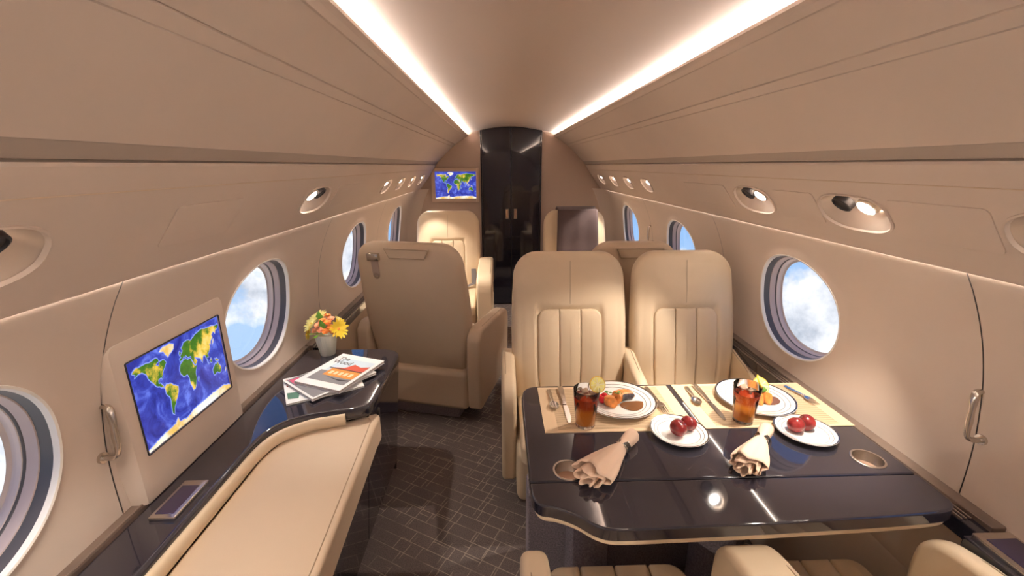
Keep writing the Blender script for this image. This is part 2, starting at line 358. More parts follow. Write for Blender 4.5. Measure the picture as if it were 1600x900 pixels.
# windows and side-wall panels
WIN = [-1.70, -0.56, 0.585, 1.63, 2.775, 3.89]
SEAMS = [Y0, -1.13, 0.02, 0.935, 2.21, 3.335, Y1]
WA, WB, WZ = 0.238, 0.207, 0.952
wn = 0
for s in (-1, 1):
    for i, yc in enumerate(WIN):
        sl = lambda j: ((lambda z, b=SEAMS[j]: b + 0.07 * (z - 1.0)) if j == 3 else (lambda z, b=SEAMS[j]: b + (0.05 * (z - 1.0) if 0 < j < 6 else 0)))
        f0, f1 = sl(i), sl(i + 1)
        g = 0.0016
        fm = lambda y, z, s=s: (s * (wallx(z) - 0.007 * math.exp(-((math.hypot((y - yc) / WA, (z - WZ) / WB) - 1.0) / 0.10) ** 2)), y, z)
        p = hole_patch('wall_panel', 0, 0, 0.655, 1.272, yc, WZ, WA, WB, 2.15, fm, M_panel, walls[s],
                       y0b=lambda q, f=f0: f(q) + g, y1b=lambda q, f=f1: f(q) - g, rings=18, nang=120)
        # dark joint behind the seam
        if 0 < i:
            strip('panel_joint', [[(s * (wallx(z) + 0.003), f0(z) - 0.02, z), (s * (wallx(z) + 0.003), f0(z) + 0.02, z)] for z in np.linspace(0.66, 1.27, 16)], M_gask, walls[s])
        wn += 1
        wroot = thing('window_%d' % wn, None, None, (s * wallx(WZ), yc, WZ)); wroot['kind'] = 'structure'
        wroot['label'] = 'oval cabin window with pale rim, %s wall' % ('port' if s < 0 else 'starboard')
        def ring(sc, d, n=72):      # ellipse row, d metres outboard
            out = []
            for (y, z) in sup(WA, WB, 2.15, n):
                y, z = y * sc, z * sc; out.append((s * (wallx(WZ + z) - wallx(WZ) + d), y, z))
            return out
        strip('window_rim', [ring(1.002, 0.010), ring(1.016, -0.004), ring(1.006, -0.009), ring(0.985, -0.008), ring(0.974, 0.004)], M_rim, wroot, close=True)
        strip('shade_slot', [ring(0.976, 0.002), ring(0.966, 0.018), ring(0.962, 0.030)], M_gask, wroot, close=True)
        strip('reveal', [ring(0.963, 0.028), ring(0.952, 0.029), ring(0.932, 0.050)], M_shade, wroot, close=True)
        strip('gasket', [ring(0.933, 0.049), ring(0.925, 0.051), ring(0.923, 0.055)], M_gask, wroot, close=True)
        strip('outer_reveal', [ring(0.925, 0.054), ring(0.915, 0.055), ring(0.90, 0.070), ring(0.86, 0.072)], M_reveal2, wroot, close=True)
        hole_patch('fuselage_skin', 0, 0, 0.50, 1.30, yc, WZ, WA * 0.862, WB * 0.862, 2.15, lambda y, z, s=s: (s * (wallx(min(z, 1.272)) + 0.0725), y, z), M_gask, walls[s], y0b=lambda q, j=i: SEAMS[j], y1b=lambda q, j=i: SEAMS[j + 1], rings=8)
        rws = [ring(0.90, 0.060)]; pv = rws[0]; c_ = tuple(sum(q[k] for q in pv) / len(pv) for k in range(3))
        mesh('pane', list(pv) + [c_], [(k, (k + 1) % len(pv), len(pv)) for k in range(len(pv))], M_pane, wroot)

for s in (-1, 1):
    up_ = [(wallx(1.272) + 0.0725, 1.30), (1.00, 1.40), (0.92, 1.56), (0.80, 1.70), (0.62, 1.84), (0.40, 1.93), (0.0, 1.96)]
    strip('fuselage_skin', arc_rows([(s * x, z) for x, z in up_], [Y0, Y1]), M_gask, walls[s]); strip('fuselage_skin', arc_rows([(s * (wallx(0.5) + 0.0725), 0.5), (s * 1.06, 0.2), (s * 1.0, -0.04)], [Y0, Y1]), M_gask, walls[s])
# bulkhead at the far end and the cabin's other end behind the camera
def section(z0=0.0, shrink=0.0):
    L_ = [(wallx(z) + 0.02, z) for z in np.linspace(0, 1.27, 14)] + [(0.96, 1.30), (0.80, 1.52), (0.72, 1.60), (0.5, 1.81)]
    T_ = [(x, 1.884 - 0.036 * (x / 0.31) ** 2 + 0.012) for x in np.linspace(0.46, -0.46, 20)]
    return L_ + T_ + [(-x, z) for x, z in reversed(L_)]
wb = prism('wall_back', section(), Y1, Y1 + 0.04, M_bulk, axis='y'); tag(wb, 'taupe fabric bulkhead around the black double door', 'bulkhead', kind='structure')
wf = prism('wall_front', section(), Y0 - 0.04, Y0, M_panel, axis='y'); tag(wf, 'beige bulkhead closing the cabin', 'bulkhead', kind='structure')
for s in (-1, 1):   # return trims beside the bulkhead
    strip('corner_trim', [[(s * (wallx(z) - 0.002 - 0.10 * t * t), Y1 - 0.22 + 0.22 * t, z) for t in np.linspace(0, 1, 8)] for z in np.linspace(0.66, 1.268, 14)], M_panel, wb)
box('seam_strip', -0.80, -0.33, Y1 - 0.003, Y1 + 0.001, 1.488, 1.492, M_seam, wb)

# ------------------------------------------------------------------ black double door
door = thing('door_1', 'glossy black arched double door in the far bulkhead', 'door', (0, Y1, 0)); door['kind'] = 'structure'
def dtop(x): return 1.880 - 0.034 * (x / 0.31) ** 2
for s in (-1, 1):
    poly = [(s * 0.002, 0.01), (s * 0.297, 0.01)] + [(s * x, dtop(x) - 0.004) for x in np.linspace(0.297, 0.002, 10)]
    lf = prism('door_leaf', poly, -0.030, -0.004, M_gloss, door, bevel=0.003, seg=2, axis='y')
    hx = s * 0.044
    pl = prism('recess_handle', [(p[0] + hx, p[1] + 0.955) for p in rr(0.034, 0.105, (0.006,) * 4, 0, 4, 2)], -0.036, -0.030, M_metal, lf, bevel=0.002, seg=1, axis='y')
    prism('handle_pull', [(p[0] + hx, p[1] + 0.968) for p in rr(0.018, 0.080, (0.006,) * 4, 0, 4, 2)], -0.041, -0.036, mat('copper_pull', (0.55, 0.36, 0.25), 0.3, metal=1.0), lf, bevel=0.002, seg=1, axis='y')
    prism('door_frame', [(s * 0.299, 0.0), (s * 0.316, 0.0), (s * 0.316, dtop(0.316) - 0.002), (s * 0.299, dtop(0.299))], -0.036, 0.0, M_gloss, door, bevel=0.003, seg=2, axis='y')

# ------------------------------------------------------------------ world-map displays
CONT = {
 'north_america': [(-168,66),(-156,71),(-128,70),(-110,68),(-95,70),(-82,68),(-80,62),(-92,58),(-82,53),(-78,60),(-65,60),(-57,52),(-66,45),(-75,38),(-81,30),(-80,25),(-84,30),(-95,29),(-97,22),(-90,20),(-87,16),(-80,8),(-86,11),(-95,16),(-105,20),(-113,30),(-118,34),(-124,42),(-126,50),(-138,59),(-150,60),(-163,56),(-158,61)],
 'greenland': [(-72,78),(-60,82),(-32,83),(-18,78),(-22,70),(-40,64),(-46,60),(-53,67),(-58,75)],
 'south_america': [(-80,8),(-72,12),(-60,9),(-50,1),(-35,-6),(-39,-17),(-48,-27),(-57,-36),(-65,-43),(-69,-54),(-74,-50),(-72,-32),(-70,-18),(-80,-5)],
 'africa': [(-16,14),(-17,22),(-8,33),(10,37),(20,32),(32,31),(37,20),(43,11),(51,11),(40,-4),(40,-15),(33,-26),(26,-34),(18,-34),(12,-18),(12,-4),(8,4),(-8,5)],
 'eurasia': [(-9,38),(-9,43),(-1,44),(-4,48),(6,53),(9,57),(6,62),(18,70),(30,71),(45,67),(70,73),(100,78),(115,74),(140,73),(160,70),(178,68),(172,62),(160,60),(156,52),(150,59),(138,54),(140,47),(129,42),(127,35),(121,39),(121,30),(112,21),(106,19),(108,11),(100,13),(103,2),(98,9),(94,18),(88,22),(80,15),(77,8),(72,20),(60,25),(56,26),(48,30),(56,18),(45,13),(35,29),(36,36),(27,37),(23,37),(14,45),(16,40),(8,44),(0,39)],
 'australia': [(114,-22),(122,-17),(131,-12),(137,-15),(142,-11),(146,-19),(153,-27),(150,-37),(140,-38),(131,-32),(116,-35)],
 'antarctica': [(-180,-84),(-150,-80),(-120,-76),(-75,-74),(-60,-65),(-58,-75),(-30,-80),(0,-74),(40,-72),(80,-71),(110,-71),(150,-72),(170,-78),(180,-82),(180,-88),(-180,-88)],
 'british_isles': [(-6,50),(1,52),(-3,58),(-6,55)], 'japan': [(131,32),(140,36),(144,44),(140,42),(136,36)], 'madagascar': [(44,-24),(49,-14),(48,-25)],
 'borneo': [(109,1),(117,6),(117,-4),(111,-3)], 'new_guinea': [(131,-1),(141,-3),(150,-10),(139,-8)], 'sumatra': [(95,5),(105,-5),(103,-5)], 'new_zealand': [(173,-35),(178,-38),(168,-46),(172,-41)]}
def land_mat(name, kind):
    m = bpy.data.materials.new(name); m.use_nodes = True; t = m.node_tree; b = t.nodes['Principled BSDF']; tcn = N(t, 'ShaderNodeTexCoord')
    n = N(t, 'ShaderNodeTexNoise', Scale={'land': 11.0, 'sea': 14.0, 'ice': 9.0}[kind], Detail=8.0, Roughness=0.65)
    if kind == 'sea': n.inputs['Distortion'].default_value = 1.2
    t.links.new(tcn.outputs['Object'], n.inputs['Vector'])
    st = {'land': [(0.36, (0.015, 0.08, 0.01)), (0.51, (0.06, 0.18, 0.015)), (0.58, (0.75, 0.50, 0.06)), (0.70, (0.95, 0.72, 0.30))],
          'sea': [(0.35, (0.012, 0.018, 0.22)), (0.52, (0.035, 0.055, 0.42)), (0.66, (0.13, 0.19, 0.72))],
          'ice': [(0.40, (0.75, 0.48, 0.12)), (0.52, (0.9, 0.78, 0.6)), (0.7, (1, 1, 1))]}[kind]
    r = ramp(t, st, n.outputs[0])
    b.inputs['Base Color'].default_value = (0.01, 0.01, 0.01, 1); b.inputs['Roughness'].default_value = 0.25
    t.links.new(r.outputs[0], b.inputs['Emission Color']); b.inputs['Emission Strength'].default_value = 0.85
    return m
M_land, M_sea, M_ice = land_mat('map_land', 'land'), land_mat('map_ocean', 'sea'), land_mat('map_ice', 'ice')
M_shelf = mat('map_shelf', (0.01, 0.01, 0.01), 0.3, emit=((0.22, 0.30, 0.85), 0.8))
def world_map(root, W, H, f):         # f(u,v,d): metres right/up on the screen, d towards the viewer
    mesh('screen', [f(-W / 2, -H / 2, 0), f(W / 2, -H / 2, 0), f(W / 2, H / 2, 0), f(-W / 2, H / 2, 0)], [(0, 1, 2, 3)], M_sea, root)['label'] = 'blue ocean display glass'
    def uv(lo, la): return max(-W / 2, min(W / 2, (lo + 10 - 10) / 360 * W)), max(-H / 2, min(H / 2, (la - 0) / 180 * H * 1.02))
    rnd = random.Random(3)
    for k, (nm, P_) in enumerate(CONT.items()):
        dense = []
        for i in range(len(P_)):
            a, b = P_[i], P_[(i + 1) % len(P_)]; L_ = math.hypot(b[0] - a[0], b[1] - a[1]); n = max(1, int(L_ / 5))
            for j in range(n):
                t = j / n; jt = 1.3 if abs(a[0]) < 179 and j else 0; dense.append((a[0] + (b[0] - a[0]) * t + rnd.uniform(-jt, jt), a[1] + (b[1] - a[1]) * t + rnd.uniform(-jt, jt)))
        cx_ = sum(p[0] for p in dense) / len(dense); cy_ = sum(p[1] for p in dense) / len(dense)
        ar = sum(dense[i][0] * dense[(i + 1) % len(dense)][1] - dense[(i + 1) % len(dense)][0] * dense[i][1] for i in range(len(dense)))
        sg = 1 if ar > 0 else -1
        out = []
        for i in range(len(dense)):
            a, b = dense[i - 1], dense[(i + 1) % len(dense)]; tx, ty = b[0] - a[0], b[1] - a[1]; l = math.hypot(tx, ty) or 1
            out.append((dense[i][0] + sg * ty / l * 2.2, dense[i][1] - sg * tx / l * 2.2))
        c = mesh('continent', [f(*uv(*p), 0.0008) for p in dense], [tuple(range(len(dense)))], M_ice if nm in ('antarctica', 'greenland') else M_land, root, sharp=None)
        mesh('coastal_shelf', [f(*uv(*p), 0.0004) for p in out], [tuple(range(len(out)))], M_shelf, c, sharp=None)
# bulkhead display
tv = thing('wall_display', 'small world map display in a taupe frame on the far bulkhead beside the black door', 'display', (-0.578, Y1, 1.305))
W_, H_ = 0.425, 0.274
for (x0, x1, z0, z1) in ((-0.252, -W_ / 2, -0.175, 0.175), (W_ / 2, 0.243, -0.175, 0.175), (-W_ / 2, W_ / 2, H_ / 2, 0.175), (-W_ / 2, W_ / 2, -0.175, -H_ / 2)):
    box('frame', x0, x1, -0.022, 0.0, z0, z1, mat('taupe_frame', (0.55, 0.40, 0.30), 0.6), tv, bevel=0.004, seg=2)
world_map(tv, W_, H_, lambda u, v, d: (u, -0.012 - d, v))
# side-wall display in a moulded housing on the port wall
sd = thing('side_display', 'large world map display in a cream housing on the side wall above the bench', 'display', (-1.035, 1.158, 0.918))
def sdp(u, v, d): return (d + 0.012 * 0 , u, v)
SW, SH = 0.355, 0.252
hrows = []
for (y0_, y1_, z0_, z1_, rad, d) in ((-0.222, 0.222, -0.252, 0.215, 0.03, -0.052), (-0.221, 0.219, -0.251, 0.195, 0.028, -0.014), (-0.212, 0.212, -0.250, 0.180, 0.022, 0.000), (-0.190, 0.190, -0.150, 0.140, 0.010, 0.003), (-0.180, 0.180, -0.1285, 0.1285, 0.002, 0.002), (-0.1785, 0.1785, -0.127, 0.127, 0.001, -0.006)):
    hrows.append([(d, (y0_ + y1_) / 2 + y, z0_ + z) for (y, z) in rr(y1_ - y0_, z1_ - z0_, (rad, rad, 0.004, 0.004), 0, 6, 8)])
strip('housing', hrows, M_panel, sd, close=True, sharp=35)
world_map(sd, SW, SH, lambda u, v, d: (-0.001 + d, u, v))
fr = [(0.003, y, z - SH / 2 - 0.002) for (y, z) in rr(SW + 0.004, SH + 0.004, (0.003,) * 4, 0, 3, 4)]
tube('bezel', fr, 0.0022, M_dark, sd, n=6, closed=True)

# ------------------------------------------------------------------ wall grab handles at the panel joints
for s, lab, yc, zc in ((-1, 'nickel grab handle on the wall joint beside the side display', 0.918, 0.898), (1, 'nickel grab handle on the wall joint above the dining table end', 0.918, 0.898), (1, 'nickel grab handle between the two far oval windows behind the armchairs', 3.33, 0.985)):
    x_ = lambda z: wallx(z)
    h = thing('grab_handle', lab, 'handle', (s * x_(zc), yc, zc))
    pts = spline([(0.0, 0.012, 0.060), (-s * 0.020, 0.006, 0.062), (-s * 0.031, 0.0, 0.050), (-s * 0.032, -0.004, 0.0), (-s * 0.031, -0.008, -0.050), (-s * 0.020, -0.012, -0.062), (0.0, -0.016, -0.060)], 6)
    tube('grip', [(p.x, p.y + 0.006, p.z) for p in pts], 0.0085, M_metal, h, n=12, flat=0.7)
    for zz, yy in ((0.060, 0.018), (-0.060, -0.010)):
        tube('mount', [(s * 0.012, yy, zz), (-s * 0.004, yy, zz)], 0.013, M_metal, h, n=16)

# ------------------------------------------------------------------ reading-light pods
def spot(loc, target, power, size=70, blend=0.5, color=(1.0, 0.90, 0.77)):
    l = bpy.data.lights.new('reading_lamp', 'SPOT'); l.energy = power; l.spot_size = R(size); l.spot_blend = blend; l.shadow_soft_size = 0.012; l.color = color
    o = bpy.data.objects.new('reading_lamp', l); col.objects.link(o); o.location = loc
    o.rotation_euler = (Vector(target) - Vector(loc)).to_track_quat('-Z', 'Y').to_euler(); return o
def pod(s, yc, a, label, power, target, nozzle=True):
    b = 0.062 if a > .1 else 0.055
    root = thing('reading_light', label, 'light', psu_pt(s, yc, QC))
    o = Vector(psu_pt(s, yc, QC))
    def rg(sc, d, dq=0.0, n=56): return [tuple(Vector(psu_pt(s, yc + y, QC + q + dq, d)) - o) for (y, q) in sup(a * sc, b * sc, 2.6, n)]
    strip('bezel', [rg(0.99, 0.004), rg(1.035, 0.001), rg(1.03, -0.004), rg(0.985, -0.005), rg(0.955, 0.002)], M_panel, root, close=True)
    # scooped dish: deep at the top edge, shallow towards the bottom
    rows = []
    for k in range(9):
        sc = 0.965 * (1 - k / 8) + 0.02; row = []
        for (y, q) in sup(a * sc, b * sc, 2.6, 56):
            dep = 0.046 * (1 - (sc / 0.985) ** 2.2) * (1.0 - 0.75 * (q / b)); row.append(tuple(Vector(psu_pt(s, yc + y, QC + q, 0.002 + dep)) - o))
        rows.append(row)
    strip('dish', rows, M_pod, root, close=True, caps='end')
    # swivel lamp and air nozzle on the upper part of the dish
    nrm = (Vector(psu_pt(s, yc, QC, -1.0)) - o).normalized(); dn = Vector((-s * 0.30, 0, -0.95))
    def disc(nm, y, q, d, r1, m, parent, ax, h_=0.006):
        c_ = Vector(psu_pt(s, yc + y, QC + q, d)) - o; ax = ax.normalized(); e1 = Vector((0, 1, 0)); e2 = ax.cross(e1).normalized(); rows = []
        for (r_, t) in ((r1, -0.012), (r1, h_), (r1 * 0.86, h_ + 0.002), (r1 * 0.80, h_ - 0.003), (0.0005, h_ - 0.003)):
            rows.append([tuple(c_ + ax * t + (e1 * cos(2 * pi * k / 24) + e2 * sin(2 * pi * k / 24)) * r_) for k in range(24)])
        return strip(nm, rows, m, parent, close=True)
    ax = (nrm * 0.75 + dn * 0.45)
    k_ = 1.0 if a > .1 else 0.75
    lm = disc('lamp_bezel', -0.050 * k_, -0.020, 0.012, 0.029 * k_, M_steel, root, ax)
    disc('lamp_lens', -0.050 * k_, -0.020, 0.012, 0.0225 * k_, M_lamp, lm, ax, 0.0095)
    if nozzle: disc('air_nozzle', 0.040 * k_, -0.020, 0.012, 0.029 * k_, M_dark, root, ax)
    p = Vector(psu_pt(s, yc - 0.045 * k_, QC - 0.022, 0.016)) + ax.normalized() * 0.02
    if power: spot(p, target, power)
pod(1, 1.20, .125, 'oval reading light recess above the dining table, beside the wide access plate', 24, (0.75, 1.25, 0.7))
pod(1, 1.69, .125, 'oval reading light recess above the window-side dining seat', 22, (0.40, 1.60, 0.7))
pod(1, 0.69, .125, 'oval reading light recess over the wall handle near the dining seats', 10, (0.55, 0.75, 0.5))
pod(-1, 0.59, .125, 'oval reading light recess above the long padded bench', 12, (-0.75, 0.7, 0.5))
pod(-1, 1.79, .125, 'oval reading light recess above the flower pot', 12, (-0.75, 1.65, 0.66))
for s in (-1, 1):
    for j, y in enumerate([p[0] for p in PODS[s] if p[1] < .1]):
        pod(s, y, .085, 'small lit oval reading light, %s from the far bulkhead on the %s wall' % (('fourth', 'third', 'second', 'first')[j], 'port' if s < 0 else 'starboard'), 19, (s * 0.62, y + (0.1 if y < 3.5 else -0.1), 0.6), nozzle=False)
        [o for o in bpy.data.objects if o.name.startswith('reading_light') and o.type == 'EMPTY'][-1]
for o in bpy.data.objects:
    if o.type == 'EMPTY' and o.get('category') == 'light' and 'small lit' in o['label']: o['group'] = 'small reading lights near the bulkhead, ' + ('port' if o.location.x < 0 else 'starboard')
for s in (-1, 1):
    for y in [p[0] for p in PODS[s] if p[0] < 0]: pod(s, y, .115, 'added oval reading light recess, out of view on the %s wall, %s forward of the table' % ('port' if s < 0 else 'starboard', 'second' if y < -1 else 'first'), 13, (-s * 1.05, y + 1.45, 0.78));  # unseen lamps behind the camera, added and aimed to brighten the opposite walls
for o in bpy.data.objects:
    if o.type == 'EMPTY' and o.get('category') == 'light' and 'forward of the table' in o['label']: o['group'] = 'added lights behind the camera'

# ------------------------------------------------------------------ sills and credenza
ZT = 0.665
def sill(name, x0, x1, y0, y1, z0, z1, m, parent, bevel=0.004): return box(name, min(x0, x1), max(x0, x1), y0, y1, z0, z1, m, parent, bevel, 2)
rs = thing('side_ledge', 'black and walnut window ledge running along the wall beside the dining table', 'ledge', (1.03, 1.0, 0.60))
def rl(o): o.location = Vector(o.location) - Vector((1.03, 1.0, 0.60)); return o
rl(sill('walnut_strip', 1.035, 1.082, 0.80, 4.44, 0.63, 0.672, M_wood, rs))
rl(sill('ledge_top', 1.0, 1.036, 0.80, 4.44, 0.615, 0.660, M_gloss, rs))
for k in range(3): rl(sill('rail', 1.002 + 0.012 * k, 1.007 + 0.012 * k, 0.84, 4.44, 0.658, 0.664, M_wood, rs, 0.001))
rl(sill('ledge_top', 0.966, 1.082, -1.2, 0.80, 0.60, 0.655, M_gloss, rs))
rl(sill('ledge_front', 1.012, 1.03, -1.2, 4.44, 0.0, 0.616, M_panel, rs))
# control panel on the wide end of that ledge
cp = thing('control_panel', 'nickel-framed touch panel set in the black ledge by the dining seats', 'panel', (1.018, 0.66, 0.655))
prism('panel_frame', [(-0.038, -0.13), (0.058, -0.13), (0.058, 0.135), (-0.038, 0.135)], 0.0, 0.012, M_metal, cp, bevel=0.003, seg=2)
prism('display', [(-0.026, -0.075), (0.046, -0.075), (0.046, 0.115), (-0.026, 0.115)], 0.010, 0.0135, M_screen_dark, cp, bevel=0.001, seg=1)
lathe('knob', [(0.0005, 0.020), (0.007, 0.020), (0.009, 0.017), (0.009, 0.010)], M_steel, cp, n=20, loc=(0.012, -0.100, 0))

cz = thing('credenza', 'black lacquer side cabinet with wide rounded end under the window, bench let into its top', 'cabinet', (-0.85, 1.2, 0))
CO = Vector((-0.85, 1.2, 0))
def loc0(o): o.location = Vector(o.location) - CO; return o
# counter top: strip along the wall widening to a rounded table end
outer = [(-1.045, -1.2), (-0.905, -1.2), (-0.905, 1.10)]
outer += [(p.x, p.y) for p in spline([(-0.905, 1.10, 0), (-0.905, 1.20, 0), (-0.885, 1.285, 0), (-0.82, 1.345, 0), (-0.72, 1.375, 0), (-0.635, 1.395, 0), (-0.605, 1.43, 0), (-0.598, 1.50, 0)], 6)][1:]
outer += [(p.x, p.y) for p in spline([(-0.598, 1.80, 0), (-0.602, 1.87, 0), (-0.625, 1.905, 0), (-0.67, 1.925, 0), (-0.75, 1.93, 0)], 5)]
outer += [(-1.045, 1.93)]
loc0(prism('counter_top', outer, ZT - 0.045, ZT, M_top, cz, bevel=0.014, seg=4))
loc0(sill('walnut_strip', -1.082, -1.043, -1.2, 1.95, ZT - 0.03, ZT + 0.008, M_wood, cz))
loc0(tube('strip_edge', [(-1.047, -1.2, ZT + 0.008), (-1.047, 1.95, ZT + 0.008)], 0.003, M_wood, cz, n=8))
# carcass, sloped front
def fx(z): return -0.672 + 0.055 * (z / 0.62)
for i, (ya, yb) in enumerate(((-1.2, -0.35), (-0.35, 0.30), (0.30, 0.86), (0.86, 1.42), (1.42, 1.915))):
    top = 0.62 if ya > 1.4 else 0.515
    V = []
    for y in (ya + 0.003, yb - 0.003):
        V += [(fx(0.05), y, 0.05), (fx(top), y, top), (fx(top) - 0.02, y, top), (fx(0.05) - 0.02, y, 0.05)]
    d_ = mesh('cabinet_door', V, [(0, 1, 2, 3), (4, 5, 6, 7), (0, 1, 5, 4), (1, 2, 6, 5), (2, 3, 7, 6), (3, 0, 4, 7)], M_gloss, cz); loc0(d_)
    for yy in ((yb - 0.05,) if ya < 1.4 else (1.47, 1.56)):
        zz = 0.42 if ya < 1.4 else 0.54
        lt = prism('latch', [(p[0], p[1]) for p in rr(0.014, 0.055, (0.004,) * 4, 0, 3, 2)], 0, 0.007, M_metal, d_, bevel=0.002, seg=1, axis='x')
        lt.location = (fx(zz) - 0.001, yy, zz - 0.027)
loc0(box('carcass', -1.03, -0.70, -1.2, 1.91, 0.0, 0.51, M_gloss, cz)); loc0(box('carcass_end', -1.03, -0.69, 1.42, 1.905, 0.50, 0.63, M_gloss, cz))
loc0(prism('end_panel', [(-1.03, 0.0), (fx(0.0), 0.0), (fx(0.62), 0.62), (-1.03, 0.62)], 1.912, 1.922, M_gloss, cz, axis='y'))
# bench cushion and low bolster
bn = thing('bench_cushion', 'long cream leather bench cushion with low curved bolster let into the black cabinet', 'cushion', (-0.75, 0.4, 0.515))
BO = Vector((-0.75, 0.4, 0.515))
cush = [(-0.895, -1.15), (-0.515, -1.15), (-0.548, 0.8)] + [(p.x, p.y) for p in spline([(-0.578, 1.36, 0), (-0.578, 1.42, 0), (-0.588, 1.445, 0), (-0.615, 1.445, 0), (-0.70, 1.40, 0), (-0.80, 1.365, 0), (-0.86, 1.30, 0), (-0.893, 1.21, 0), (-0.895, 1.10, 0)], 6)]
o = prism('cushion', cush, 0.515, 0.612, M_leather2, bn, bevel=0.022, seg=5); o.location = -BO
path = [(-0.898, -1.15, 0.632)] + [tuple(p) for p in spline([(-0.898, 1.08, 0.632), (-0.896, 1.19, 0.632), (-0.872, 1.275, 0.632), (-0.80, 1.34, 0.632), (-0.735, 1.363, 0.632), (-0.685, 1.378, 0.632)], 8)]
o = tube('bolster', path, 0.014, M_leather, bn, n=14, flat=1.6); o.location = -BO
pp = [(p[0], p[1], 0.6125) for p in [(-0.535, -1.15), (-0.568, 0.8), (-0.598, 1.33), (-0.602, 1.395), (-0.615, 1.415)]]
o = tube('piping', pp, 0.0016, M_seam, bn, n=6); o.location = -BO
# flush control in the counter strip
ct = thing('counter_control', 'nickel-framed dark touch control lying on the narrow black counter below the side display', 'panel', (-0.968, 0.957, ZT))
prism('panel_frame', [(-0.030, -0.065), (0.034, -0.065), (0.034, 0.070), (-0.030, 0.070)], 0.0, 0.010, M_metal, ct, bevel=0.003, seg=2)
prism('display', [(-0.022, -0.052), (0.024, -0.052), (0.024, 0.048), (-0.022, 0.048)], 0.009, 0.0112, M_screen_dark, ct, bevel=0.001, seg=1)
# port ledge further aft beside the single seats
ls = thing('side_ledge', 'black and walnut window ledge along the wall beside the single armchairs', 'ledge', (-1.03, 3.0, 0.60))
def ll(o): o.location = Vector(o.location) - Vector((-1.03, 3.0, 0.60)); return o
ll(sill('walnut_strip', -1.082, -1.035, 1.96, 4.44, 0.63, 0.672, M_wood, ls)); ll(sill('ledge_top', -1.036, -1.0, 1.96, 4.44, 0.615, 0.660, M_gloss, ls))
for k in range(3): ll(sill('rail', -1.007 - 0.012 * k, -1.002 - 0.012 * k, 1.96, 4.44, 0.658, 0.664, M_wood, ls, 0.001))
ll(sill('ledge_front', -1.025, -1.005, 1.96, 4.44, 0.0, 0.616, M_leather2, ls))

